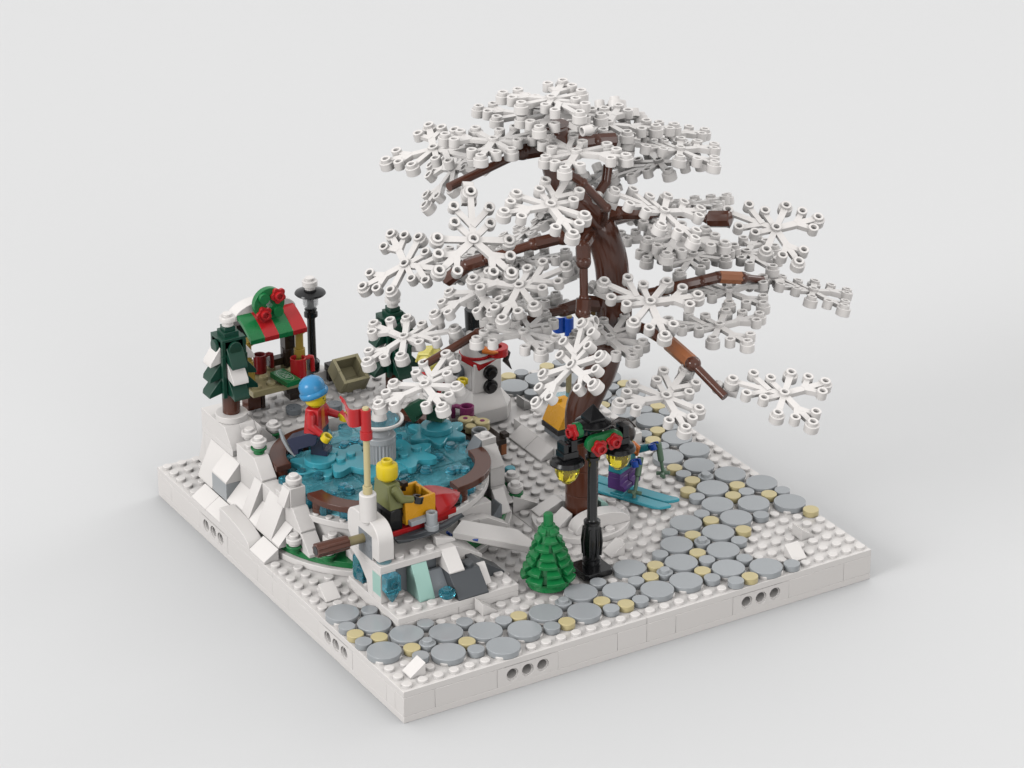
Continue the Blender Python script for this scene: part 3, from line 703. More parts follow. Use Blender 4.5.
# fair-haired skater
t, T, hd, to = fig('toy_figure', 'toy skater with pale yellow hair, red scarf, white jacket and deep green trousers', (13.8,21.0,4.3), -.95, 'white', 'dgreen_leg', larm=(-.6,.6), rarm=(-.3,.6), rleg=.95)
b = nbx(T)
b.sphere((-.06,0,4.28), .80, 1.05, 1.0, .92, 24, 12, 1.0, -.55)
for k in range(6):
    a = -1.2+.48*k; b.tube([(.55,.2*k-.5,4.35),(.1,.22*k-.55,4.98-.05*abs(k-2.5)),(-.55,.2*k-.5,4.7),(-.85,.16*k-.4,4.1)], [.10,.15,.16,.08], 8)
build('hair', b, 'blonde', hd, 0)
b = nbx(T); b.lathe([(.4,3.38),(.66,3.4),(.70,3.5),(.62,3.6),(.4,3.6)], (0,0,0), 24); b.tube([(.5,.35,3.45),(.62,.5,3.0),(.6,.6,2.3)], [.13,.16,.14], 8); b.tube([(.5,-.2,3.45),(.64,-.3,2.9),(.6,-.3,2.2)], [.13,.16,.14], 8)
build('scarf', b, 'red', t, 0)
build('skate_foot', nbx(T).box(-.28,.5,.25,.75,-.02,.04), 'grey', t, .01)

# skier
t, T, hd, to = fig('toy_figure', 'toy skier with dark brown hair, orange scarf, turquoise top and purple trousers standing on skis', (23.0,13.6,.08), -1.12, 'turq', 'purple', hands='dblue', larm=(-1.15,.25), rarm=(-1.0,.1), short=True)
b = nbx(T)
b.sphere((-.10,0,4.25), .82, 1.1, 1.0, .95, 24, 12, 1.0, -.6)
for k in range(9):
    b.tube([(.5,.16*k-.62,4.5),(-.1,.19*k-.76,5.0-.05*abs(k-4)),(-.7,.17*k-.68,4.75),(-1.05,.15*k-.6,4.15)], [.06,.10,.12,.05], 8)
build('hair', b, 'dkbrown', hd, 0)
b = nbx(T); b.lathe([(.4,3.3),(.68,3.34),(.74,3.5),(.64,3.66),(.4,3.66)], (0,0,0), 24); b.tube([(.4,.5,3.5),(.62,.75,3.1),(.5,.85,2.5)], [.14,.2,.12], 8); b.tube([(.5,.3,3.4),(.7,.35,2.9)], [.14,.1], 8)
build('scarf', b, 'orange', t, 0)

Ts = Matrix.Translation((23.0,13.6,.22)) @ Matrix.Rotation(-1.12, 4, 'Z')
for i, sy in enumerate((.5,-.5)):
    pts = []
    b = nbx(Ts)
    n = 26; xs = [-3.4 + 7.2*k/n for k in range(n+1)]
    vs = []
    for x in xs:
        tt = max(0, (x-2.5)/1.3); wd = .42*math.sqrt(max(.02, 1-tt*tt)) if x > 2.5 else (.42 if x > -3.2 else .34)
        zz = .22*tt*tt
        for (yy, z_) in ((sy-wd, zz), (sy+wd, zz), (sy+wd, zz+.2), (sy-wd, zz+.2)): vs.append((x, yy, z_))
    fs = [(k*4+j, k*4+(j+1) % 4, (k+1)*4+(j+1) % 4, (k+1)*4+j) for k in range(n) for j in range(4)] + [(3,2,1,0), tuple(n*4+j for j in range(4))]
    b.add(vs, fs); b.box(-.35,.5,sy-.34,sy+.34,.2,.33)
    tag(build('ski', b, 'teal', None, .03, (23.0,13.6,.22)), ['azure ski under the skier\'s left foot, the one farther right','azure ski under the skier\'s right foot, the one nearer the viewer'][i], 'ski', 'pair of azure skis')
for i, (hand, tip) in enumerate(((SKP[0], SKP[1]), (SKP[2], SKP[3]))):
    h, tp = Vector(hand), Vector(tip); dd = (tp-h).normalized()
    t2 = thing('ski_pole', ['sand green ski pole held out to the right by the skier','sand green ski pole planted beside the nearer ski'][i], 'ski pole', hand, 'pair of sand green ski poles')
    build('shaft', B().tube([h-dd*.25, h+dd*.9, h+dd*1.0, tp], [.2,.2,.12,.11], 12), 'sage', t2, 0)
    o = dd.orthogonal().normalized(); o2 = dd.cross(o); pb = tp - dd*.35
    b = B()
    for k in range(4):
        v = (o*math.cos(k*PI/2) + o2*math.sin(k*PI/2)); b.tube([pb, pb+v*.42], [.12,.13], 8)
    build('basket', b, 'sage', t2, 0)

# ------------------------------------------------------------------ sled
sl = thing('snow_sled', 'red sled with an amber orange cockpit, grey skid bar and dark runner on the cliff', 'sled', (7,9,3.4))
TS = Matrix.Translation((6.25,10.7,3.92)) @ Matrix.Rotation(.10, 4, 'Z')
build('floor', nbx(TS).box(-2.2,2.4,-.8,.9,-.1,.25), 'red', sl)
def pr(b, x0, x1, y0, y1, z0, z1): return b.box(x0,x1,y0,y1,z0,z1)
b = nbx(TS)
pr(b,-.75,1.35,-1.0,-.8,.55,2.0); pr(b,-.75,1.35,.8,1.0,.55,2.0); pr(b,1.15,1.35,-.79,.79,.55,1.95); pr(b,-.75,1.15,-.79,.79,.55,.75); pr(b,.95,1.14,.1,.4,1.2,2.1)
build('cockpit', b, 'amber', sl, .03)
b = nbx(TS)
n = 12; vs = []
for k in range(n+1):
    u = k/n; x = 1.36+2.35*u; w = 1.0*(1-u**2.6)*.999+.16; zt = .95+.75*(1-u**1.7); zb = .55+.28*u
    for (yy, zz) in ((-w,zb),(w,zb),(w,zb+.35*(1-u*.4)),(w*.62,zt),(-w*.62,zt),(-w,zb+.35*(1-u*.4))): vs.append((x,yy,zz))
fs = [(k*6+j, k*6+(j+1) % 6, (k+1)*6+(j+1) % 6, (k+1)*6+j) for k in range(n) for j in range(6)] + [(5,4,3,2,1,0), tuple(n*6+j for j in range(6))]
b.add(vs, fs); b.box(1.36,2.9,-.9,.9,.2,.56)
build('nose', b, 'red', sl, .03)
build('buffer', nbx(TS).cyl((2.9,-.2,.45), .3, .6, 'x').cyl((2.9,.5,.45), .3, .6, 'x'), 'black', sl, 0)
build('skid_arm', nbx(TS).box(-.6,.7,-1.35,-1.0,.55,.85).tubecyl((.75,-1.45,-.05), .34, .2, 1.2).cyl((.75,-1.45,-.1), .42, .5), 'grey', sl, .03)
b = nbx(TS)
b.tube([(-1.9,-1.45,.3),(-1.6,-1.45,.0),(-.9,-1.45,-.08),(1.6,-1.45,.0),(2.4,-1.45,.2),(2.9,-1.45,.34)], [.08,.16,.2,.2,.18,.08], 10)
o0 = len(b.v)
build('runner', b, 'dgrey', sl, 0)
b = nbx(TS)
vs = []
for k in range(17):
    x = -1.9+4.9*k/16; w = .42*math.sin(PI*min(1, .12+k/16*.95))+.06; zz = -.02+.2*abs(k/8-1)**3
    vs += [(x,-1.5-w,zz),(x,-1.5+w,zz),(x,-1.5+w,zz+.09),(x,-1.5-w,zz+.09)]
fs = [(k*4+j, k*4+(j+1) % 4, (k+1)*4+(j+1) % 4, (k+1)*4+j) for k in range(16) for j in range(4)] + [(3,2,1,0), (64,65,66,67)]
b.add(vs, fs); build('runner_blade', b, 'dgrey', sl, .02)
build('handlebar', nbx(TS).tube([(.2,.55,1.9),(.2,.55,2.4)], .14, 10).box(.0,.35,.3,.7,2.2,2.5), 'dkbrown', sl, .02)
tag(build('blue_bar', B().tube([BLB[0], BLB[1]], .1, 8).tube([BLB[2], BLB[3]], .1, 8), 'dblue', None, 0, BLB[0]), 'thin dark blue bar lying between the sled and the white ramp', 'bar')
# ------------------------------------------------------------------ front lamp post
lp = thing('lamp_post', 'black double-armed street lamp with two yellow lanterns and red flowers beside the green fir', 'lamp post', (16,6,0))
def lb(b, m='black', name='x', par=None, bv=.02): return build(name, b, m, par or lp, bv)
lb(B().prism([(15.25,5.02),(16.75,5.02),(16.98,5.25),(16.98,6.75),(16.75,6.98),(15.25,6.98),(15.02,6.75),(15.02,5.25)], 'z', .21, .6), name='foot', bv=.04)
lb(B().lathe([(0,.6),(.55,.6),(.55,.78),(.5,.8),(.5,.95),(.55,.97),(.55,1.12),(.46,1.15),(.52,1.7),(.56,2.4),(.5,3.2),(.44,3.4),(.50,3.45),(.50,3.6),(.36,3.68),(.30,3.8),(.28,7.6),(.30,7.62),(.44,7.66),(.44,7.85),(.34,7.9),(.34,9.0),(.5,9.1),(.3,9.9),(0,9.9)], (16,6,0), 28), name='post', bv=0)
b = B()
for k in range(8):
    a = 2*PI*k/8; b.tube([(16+.54*math.cos(a),6+.54*math.sin(a),1.4),(16+.6*math.cos(a),6+.6*math.sin(a),2.3),(16+.5*math.cos(a),6+.5*math.sin(a),3.2)], .07, 6)
lb(b, name='flute', bv=0)
lb(B().lathe([(0,9.86),(.95,9.86),(1.06,9.95),(1.06,10.03),(.7,10.2),(.45,10.24),(0,10.24)], (16,6,0), 36), name='brim', bv=0)
lb(B().add([(15.48,5.48,10.2),(16.52,5.48,10.2),(16.52,6.52,10.2),(15.48,6.52,10.2),(15.48,5.48,10.38),(16.52,5.48,10.38),(16.52,6.52,10.38),(15.48,6.52,10.38),(16,6,11.2)],
   [(0,3,2,1),(0,1,5,4),(1,2,6,5),(2,3,7,6),(3,0,4,7),(4,5,8),(5,6,8),(6,7,8),(7,4,8)]), name='peak', bv=.03)
lb(B().tube([(14.2,6,9.1),(17.8,6,9.1)], .15, 10).tube([(14.2,5.8,9.0),(15.4,5.9,9.0)], .1, 8).box(15.6,16.4,5.6,6.4,8.4,9.6), name='cross_arm')
for sx in (-1.74, 1.77):
    X = 16+sx
    la = lb(B().box(X-.5,X+.5,5.55,6.45,8.25,8.65).box(X-.45,X-.15,5.6,6.4,8.65,9.2).box(X+.05,X+.45,5.6,6.4,8.65,9.35), name='lantern_bracket')
    lb(B().lathe([(0,8.25),(.5,8.22),(.9,8.08),(1.02,7.9),(1.02,7.82),(.93,7.8),(0,7.8)], (X,6,0), 36), name='lantern_shade', par=la, bv=0)
    g = B().lathe([(0,7.79),(.70,7.79),(.72,7.5),(.70,7.2),(.56,6.85),(.34,6.68),(.3,6.6),(0,6.6)], (X,6,0), 10)
    lb(g, 'tyellow', 'lantern_glass', la, 0)
    lb(B().lathe([(0,7.78),(.2,7.78),(.2,7.3),(0,7.25)], (X,6,0), 8), 'yellow', 'bulb', la, 0)
def flower(cx, cy, cz, ax, m, par):
    b = B(); a0 = random.random()
    s_ = -1
    def P(a, r, h):
        if ax == 'y': return (cx + r*math.cos(a), cy - h, cz + r*math.sin(a))
        return (cx - h, cy + r*math.cos(a), cz + r*math.sin(a))
    vs = []; n = 50
    for k in range(n):
        a = 2*PI*k/n; r = .40 + .13*(.5+.5*math.cos(5*(a+a0)))**.7; vs.append(P(a, r, 0))
    for k in range(n):
        a = 2*PI*k/n; r = .40 + .13*(.5+.5*math.cos(5*(a+a0)))**.7; vs.append(P(a, r, .2))
    b.add(vs, [list(range(n)), list(range(n,2*n))] + [(i,(i+1) % n, n+(i+1) % n, n+i) for i in range(n)])
    n = 20; vs = []
    for r, h in ((.30,.2),(.30,.42),(.17,.42),(.17,.25)):
        for k in range(n): vs.append(P(2*PI*k/n, r, h))
    fs = [(q*n+k, q*n+(k+1) % n, (q+1)*n+(k+1) % n, (q+1)*n+k) for q in range(3) for k in range(n)] + [[3*n+k for k in range(n)]]
    b.add(vs, fs)
    return build('flower', b, m, par, .015)
def pill(x0, x1, y0, y1, zc, r):
    pts = []
    for k in range(13): a = PI/2 + PI*k/12; pts.append((x0+r+r*math.cos(a), zc+r*math.sin(a)))
    for k in range(13): a = -PI/2 + PI*k/12; pts.append((x1-r+r*math.cos(a), zc+r*math.sin(a)))
    return B().prism(pts, 'y', y0, y1)
lb(pill(15.15,17.6,5.3,5.62,8.95,.5), 'green', 'leaf_bar')
flower(15.95,5.3,8.68,'y','red',lp); flower(16.95,5.3,8.85,'y','red',lp)
lb(B().cyl((14.75,6.0,9.75), .48, .35, 'x'), 'green', 'leaf_bar'); flower(14.72,6.0,9.7,'x','red',lp)

# ------------------------------------------------------------------ little green fir
pn = thing('pine_tree', 'small bright green conical fir with stepped tiers beside the black lamp post', 'fir tree', (13,6,0))
build('base_ring', B().lathe([(0,.2),(1.1,.2),(1.25,.3),(1.25,.75),(0,.85)], (13,6,0), 40), 'green', pn, .02)
for q in range(7):
    zz = .82+q*.47; ro = 1.66-q*.165; n = 7-q//2
    b = B(); rnd = random.Random(q+3)
    b.lathe([(0,zz),(ro*.74,zz),(ro*.60,zz+.5),(0,zz+.52)], (13,6,0), 24)
    a = rnd.random()*6
    while n > 0:
        w = 2*PI/(7-q//2)*rnd.uniform(.62,.90)
        m_ = max(2, int(w/.16)); vs = []
        for k in range(m_+1):
            t_ = a+w*k/m_; R = ro*(1.0 if q % 2 else .985)
            for r, h in ((ro*.70,zz+.0),(R,zz+.04),(R*1.0,zz+.22),(ro*.62,zz+.44)): vs.append((13+r*math.cos(t_), 6+r*math.sin(t_), h))
        fs = [(k*4+j,k*4+(j+1) % 4,(k+1)*4+(j+1) % 4,(k+1)*4+j) for k in range(m_) for j in range(4)] + [(3,2,1,0), tuple(m_*4+j for j in range(4))]
        b.add(vs, fs); a += 2*PI/(7-q//2); n -= 1
    build('branch_tier', b, 'green', pn, .02)
build('tip', B().cyl((13,6,4.0), .42, .2).cyl((13,6,4.1), .29, .82, bv=.06), 'green', pn, 0)

# ------------------------------------------------------------------ big tree
tr = thing('snowy_tree', 'tall bent brown tree whose boughs carry white snowflake-shaped leaf sprays', 'tree', (19,12.6,0))
b = B().cyl((19,12,.01), 3.0, .39, seg=72)
for i in range(16,22):
    for j in range(9,15):
        if math.hypot(i+.5-19, j+.5-12) < 2.7: b.stud(i+.5, j+.5, .4)
build('root_disc', b, 'white', tr, .02)
build('root_wedge', B().curve_slope(17.4,18.9,9.9,10.9,.41,1.4,'-x').curve_slope(18.91,21.2,9.9,10.9,.41,1.4,'+x'), 'white', tr, .03)
build('root_wedge', B().slope(16.9,17.9,11.2,12.3,.41,1.2,'-x',.1,.1), 'white', tr, .03)
build('root_wedge', B().slope(16.7,18.4,13.1,14.1,.41,1.1,'-x',.1,.1).slope(18.41,19.6,13.1,14.1,.41,1.1,'+x'), 'white', tr, .03)
build('root_wedge', B().curve_slope(20.2,20.8,11.6,13.2,.41,1.2,'+x'), 'aqua', tr, .03)
# smooth the centre line (Catmull-Rom), then cut it in segments like the stacked round bricks
def crom(P, R, n=6):
    out = []
    for i in range(len(P)-1):
        p0, p1, p2, p3 = P[max(i-1,0)], P[i], P[i+1], P[min(i+2,len(P)-1)]
        for k in range(n):
            t_ = k/n
            q = [.5*((2*p1[j]) + (-p0[j]+p2[j])*t_ + (2*p0[j]-5*p1[j]+4*p2[j]-p3[j])*t_*t_ + (-p0[j]+3*p1[j]-3*p2[j]+p3[j])*t_**3) for j in range(3)]
            out.append((Vector(q), R[i]+(R[i+1]-R[i])*t_))
    out.append((Vector(P[-1]), R[-1])); return out
cl = crom([p for p, r in TRUNK], [r for p, r in TRUNK])
tx, ty = TRUNK[0][0][0], TRUNK[0][0][1]; tz = TRUNK[1][0][2]-.42
b = B().cyl((tx,ty,.4), 1.0, tz/3, seg=36, bv=.03).cyl((tx,ty,.41+tz/3), 1.0, tz/3, seg=36, bv=.03).cyl((tx,ty,.42+tz*2/3), 1.0, tz/3, seg=36, bv=.03)
build('trunk', b, 'brown', tr, 0)
cl = cl[6:]
brk = [0, 10, 18, 30, 44, 52, len(cl)-1]
for q in range(len(brk)-1):
    seg = cl[brk[q]:brk[q+1]+1]
    rr_ = [r for _, r in seg]; rr_[0] -= .04; rr_[-1] -= .04
    b = B().tube([p for p, _ in seg], rr_, 28)
    build('trunk', b, 'brown', tr, 0)
for x in ((17.86,13.4,25.2),):
    build('knob', B().cyl(x, .95, .35, bv=.08), 'brown', tr, 0)
build('trunk_collar', B().box(19.6,21.6,10.6,12.2,13.6,14.6), 'brown', tr, .08)
def bough(pts, thick, m='brown', ends=True, over={}):
    br_ = None
    for i in range(len(pts)-1):
        a, c2 = Vector(pts[i]), Vector(pts[i+1]); dd = (c2-a)
        r = thick[i]
        b = B()
        if r > .3:   # faceted connector bar: square-ish with rounded edges
            b.tube([a+dd*.02, a+dd*.06, c2-dd*.06, c2-dd*.02], [r*.85, r, r, r*.85], 8)
        else: b.tube([a, c2], r, 12)
        o = build('branch', b, over.get(i, m), tr, 0)
        j = B().sphere(tuple(c2), max(r, .3)*1.02 if i < len(pts)-2 else r*.9, 1, 1, 1, 14, 8)
        if i < len(pts)-2: build('joint', j, m, o, 0)
TH = {'b1':[.5,.26],'b2':[.5,.4,.28,.42,.42],'b3':[.4,.44,.25,.46,.34],'b4':[.5,.42,.28,.25,.26,.25],'b5':[.45,.42,.25,.25,.5],'b6':[.3,.36,.36,.4,.25],
      'b7':[.32,.36,.46,.25],'b8':[.3,.25,.25],'b9':[.45,.45],'b10':[.3,.3],'b11':[.25,.25],'b12':[.25,.25],'b13':[.25,.25],'b14':[.25,.25]}
OV = {'b4':{4:'nougat'}, 'b6':{3:'nougat'}, 'b7':{2:'nougat'}}
OV['b4'] = {}
for k, pts in BR.items(): bough(pts, TH[k], over=OV.get(k, {}))

# snowflake leaf spray: one piece, 6 x 5 studs
def spray_mesh():
    b = B(); cnt = [0]
    def arm(a, c2, w0=.17, w1=.17):
        cnt[0] += 1; t1, t0 = .02+.0035*cnt[0], -.16-.0035*cnt[0]
        a = Vector((*a,0)); c2 = Vector((*c2,0)); d_ = (c2-a).normalized(); n_ = Vector((-d_.y,d_.x,0))
        vs = []
        for z_ in (t0, t1):
            vs += [a-n_*w0+Vector((0,0,z_)), c2-n_*w1+Vector((0,0,z_)), c2+n_*w1+Vector((0,0,z_)), a+n_*w0+Vector((0,0,z_))]
        b.add(vs, [(0,3,2,1),(4,5,6,7),(0,1,5,4),(1,2,6,5),(2,3,7,6),(3,0,4,7)], False)
    arm((0,.18),(0,2.8),.2,.17)
    for s in (-1,1):
        arm((0,.85),(s*.85,1.85)); arm((s*.16,.2),(s*.85,.93))
        arm((s*.18,0),(s*1.8,0),.17,.2)
        arm((s*.13,-.13),(s*1.15,-1.15),.2,.22); arm((s*1.15,-1.15),(s*1.8,-1.82),.22,.17)
        arm((s*1.0,-.95),(s*1.85,-1.0),.2,.15); arm((s*.98,-.98),(s*1.0,-1.85),.2,.15)
        # webs
        for tri in (((0,1.25),(s*.12,1.0),(s*.55,1.45)), ((s*.9,-.75),(s*1.45,-.95),(s*1.3,-1.4)), ((s*.72,-.95),(s*1.0,-1.5),(s*1.35,-1.25))):
            cnt[0] += 1; t1, t0 = .01-.002*cnt[0]*.5, -.15
            vs = [(x,y,z_) for z_ in (t0,t1) for x,y in tri]
            b.add(vs, [(0,2,1),(3,4,5),(0,1,4,3),(1,2,5,4),(2,0,3,5)], False)
    def node(x, y, big=False):
        b.lathe([(.175,-.30),(.175,.2),(.19,.215),(.29,.215),(.31,.195),(.31,-.30),(.29,-.32),(.19,-.32),(.175,-.30)], (x,y,0), 18)
        if big: b.lathe([(.30,.0),(.40,.0),(.43,-.03),(.43,-.46),(.41,-.48),(.2,-.48),(.175,-.3)], (x,y,0), 18)
    node(0,0); node(0,3,True)
    for s in (-1,1):
        node(s,2); node(s,1); node(2*s,0,True); node(2*s,-1); node(2*s,-2,True); node(s,-2)
    # clip under the stem that grips the bough
    b.box(-.42,.42,2.55,3.4,-.85,-.5)
    b.tubecyl((-.3,3.72,-.72), .30, .2, .6, 'x', 14)
    return b
tmp = build('leaf_spray', spray_mesh(), 'white', tr, 0, None)
me = tmp.data; first_leaf = True
# vertices were stored relative to the tree origin; bring them back to the spray's own centre
for v in me.vertices: v.co += Vector((19,12.6,0))
for k, (R9, t3) in LEAVES.items():
    if first_leaf: o = tmp; first_leaf = False
    else:
        o = bpy.data.objects.new('leaf_spray', me); COL.objects.link(o); o.parent = tr
    R = Matrix((R9[0:3], R9[3:6], R9[6:9])).to_4x4(); R.translation = Vector(t3) - Vector((19,12.6,0))
    o.matrix_local = R

# ------------------------------------------------------------------ steps behind the tree
st = thing('snow_step', 'low white studded step with two wide wedges, left of the tree trunk', 'step', (24,22,0))
build('wedge', B().slope(21.01,22,20.01,21.99,.01,.8,'-x',0,.15), 'white', st); build('wedge', B().slope(21.01,22,22.01,24,.01,.8,'-x',0,.15), 'white', st)
build('studded_plate', B().box(22.01,27.99,19.01,24.99,.01,.8).studs(22,28,19,25,.8,skip=[(22,20),(22,21),(23,20),(23,21)]), 'white', st)
ob = thing('orange_cart', 'amber orange and black wedge-shaped box on a grey foot, half hidden behind the tree trunk', 'box', (23,21,.8))
build('foot', B().box(22.5,24,20.15,22,1.01,1.5), 'mgrey', ob)
build('black_band', B().slope(22.3,24,20.0,22.0,1.51,1.9,'-x',1.6,.3), 'black', ob)
build('amber_body', B().prism([(22.32,1.91),(24,1.91),(24,3.2),(22.95,3.2)], 'y', 20.0, 22.0).box(23.1,23.4,21.3,21.6,3.2,3.4), 'amber', ob)
tag(build('ice_slab', B().prism([(24.0,24.2),(26.5,23.6),(27,25.5),(25,26)], 'z', 1.0, 1.4), 'tpale', None, .03, (25,24.8,1.0)), 'clear pale blue slab lying behind the orange cart', 'ice slab')
flag(26.5, 25.5, .2, 6.7, 'dblue', 'dtan', 'dark blue pennant on a dark tan pole behind the big tree', .9)
tag(build('snow_hump', B().box(25.5,27.5,26.2,27.2,.01,.8).slope(25.5,27.5,27.21,28,.01,.8,'+y',.1,.1), 'white', None, .03, (27,26,0)), 'low white block behind the tree trunk near the pavers', 'snow block')

# ------------------------------------------------------------------ snowman
sn = thing('snowman', 'big white snowman with black top hat, carrot nose and red scarf standing behind the pond', 'snowman', (21,28,0))
def sb(b, m='white', name='x', par=None, bv=.025): return build(name, b, m, par or sn, bv)
sb(B().prism([(19.6,26.1),(22.2,26.1),(23,27),(23,29.2),(22.2,30),(19.6,30),(18.7,29.2),(18.7,27)], 'z', .21, 1.2), name='foot_block')
vs = [(19.6,26.1,1.2),(22.2,26.1,1.2),(23,27,1.2),(23,29.2,1.2),(22.2,30,1.2),(19.6,30,1.2),(18.7,29.2,1.2),(18.7,27,1.2),
      (20,26.7,2.45),(22,26.7,2.45),(22,26.9,2.45),(22,29.4,2.45),(22,29.5,2.45),(20,29.5,2.45),(19.9,29.3,2.45),(19.9,26.9,2.45)]
sb(B().add(vs, [(0,1,9,8),(1,2,10,9),(2,3,11,10),(3,4,12,11),(4,5,13,12),(5,6,14,13),(6,7,15,14),(7,0,8,15),tuple(range(8,16)),tuple(range(7,-1,-1))]), name='skirt')
sb(B().box(20,22,26.91,29.4,2.46,4.39), name='body')
sb(B().box(20,22,26.5,26.9,2.4,4.45), name='chest_plate', bv=.05)
for z_ in (2.72, 3.72):
    sb(B().lathe([(0,0),(.49,0),(.49,-.2),(.46,-.24),(.3,-.24),(.3,-.4),(.27,-.43),(0,-.43)], (21.12,26.5,z_), 28, 'y'), 'black', 'button', None, 0)
hd = sb(B().lathe([(0,4.4),(.97,4.4),(1.0,4.43),(1.0,5.55),(.9,5.75),(.6,5.82),(0,5.82)], (20.95,28,0), 40), name='head', bv=0)
sb(B().lathe([(0,0),(.3,0),(.3,.2),(0,.2)], (20.9,27.0,5.15), 18, 'y').cyl((20.9,26.98,5.15), .3, .1, 'y'), 'mgrey', 'nose_ring', hd, 0)
sb(B().tube([(20.9,26.95,5.15),(21.1,26.75,5.12),(21.45,26.55,4.98),(21.75,26.5,4.95)], [.26,.24,.16,.06], 14), 'orange', 'carrot_nose', hd, 0)
ht = sb(B().lathe([(0,5.84),(1.02,5.84),(1.05,5.9),(1.0,5.96),(.62,6.02),(.60,6.1),(.66,7.6),(.62,7.64),(0,7.64)], (20.9,28,0), 36), 'black', 'top_hat', None, 0)
sb(B().add([(19.2,27.3,5.1),(19.2,27.6,5.0),(20.3,26.45,4.0),(20.3,26.3,4.5),(19.25,27.2,4.75),(21.7,26.45,4.55)], [(0,1,4),(0,3,2,4),(3,5,2),(0,1,2),(0,4,2)]).lathe([(1.0,4.42),(1.08,4.42),(1.08,4.6),(1.0,4.62)], (20.95,28,0), 36), 'red', 'scarf')
sb(B().tubecyl((22.1,27.2,4.47), .72, .32, .55, 'z', 28), 'red', 'scarf_knot')
sb(B().tube([(22.5,27.1,4.95),(22.75,26.95,4.5),(22.6,27,4.0),(23.0,26.9,3.3)], [.1,.2,.22,.03], 8), 'dkbrown', 'right_arm')
sb(B().cyl((19.6,28.2,3.4), .42, .4, 'x'), 'mgrey', 'arm_socket', None, 0)
sb(B().tube([(19.7,28.2,3.4),(18.6,28.3,3.25),(18.0,28.2,3.6)], [.18,.15,.08], 10), 'dkbrown', 'left_arm')

# ------------------------------------------------------------------ snack table with mugs and biscuits
tb = thing('snack_table', 'dark brown low table with leg beside the snowman, mostly hidden by the right rocks', 'table', (18.6,23.6,0))
build('table_top', B().box(17.6,19.6,21.8,26.4,.95,1.3), 'dkbrown', tb)
build('leg', B().box(19.2,19.6,21.8,22.2,.21,.94), 'nougat', tb); build('leg', B().box(19.2,19.6,25.9,26.3,.21,.94), 'nougat', tb)
build('ledge', B().box(19.4,19.85,21.9,22.4,1.31,1.6), 'dkbrown', tb)
def mug(x, y, z_, r, h, m, label, ang=0):
    t = thing('mug', label, 'mug', (x,y,z_))
    build('cup', B().tubecyl((x,y,z_), r, r*.78, h, seg=28), m, t, 0)
    c_, s_ = math.cos(ang), math.sin(ang)
    p = lambda d_, h_: (x+c_*d_, y+s_*d_, z_+h_)
    build('handle', B().tube([p(r*.8,h*.88),p(r*1.5,h*.92),p(r*1.85,h*.88),p(r*1.9,h*.7),p(r*1.9,h*.12)], .15, 10), m, t, 0)
    return t
mug(18.75,25.35,1.31,.47,1.05,'magenta','magenta mug on the snack table beside the snowman', 2.4)
for i, (x, y, z_) in enumerate(((18.2,24.6,1.31),(18.95,23.75,1.31))):
    t = thing('biscuit', ['tan biscuit with a magenta centre, directly below the magenta mug','tan biscuit with a magenta centre, right of the grey cup'][i], 'biscuit', (x,y,z_), 'biscuits on the snack table')
    build('dough', B().cyl((x,y,z_), .48, .62, bv=.06), 'tan', t, 0); build('jam', B().cyl((x,y,z_+.6), .16, .04, bv=.01), 'magenta', t, 0)
for i, (x, y) in enumerate(((18.75,24.55),(18.1,23.75))):
    tag(build('biscuit', B().cyl((x,y,1.31), .36, .5, bv=.05), 'tan', None, 0, (x,y,1.31)), ['small plain tan biscuit between the two jam biscuits','small plain tan biscuit directly beside the grey cup'][i], 'biscuit', 'biscuits on the snack table')
tag(build('cup', B().tubecyl((18.2,22.85,1.31), .5, .38, .55, seg=28), 'grey', None, 0, (18.2,22.85,1.31)), 'light grey open cup on the snack table behind the right rock peak', 'cup')
tag(build('round_stud', B().cyl((18.35,19.3,.2), .34, .5, bv=.06), 'teal', None, 0, (18.35,19.3,.2)), 'small azure round piece beside the right rock stack', 'round plate')

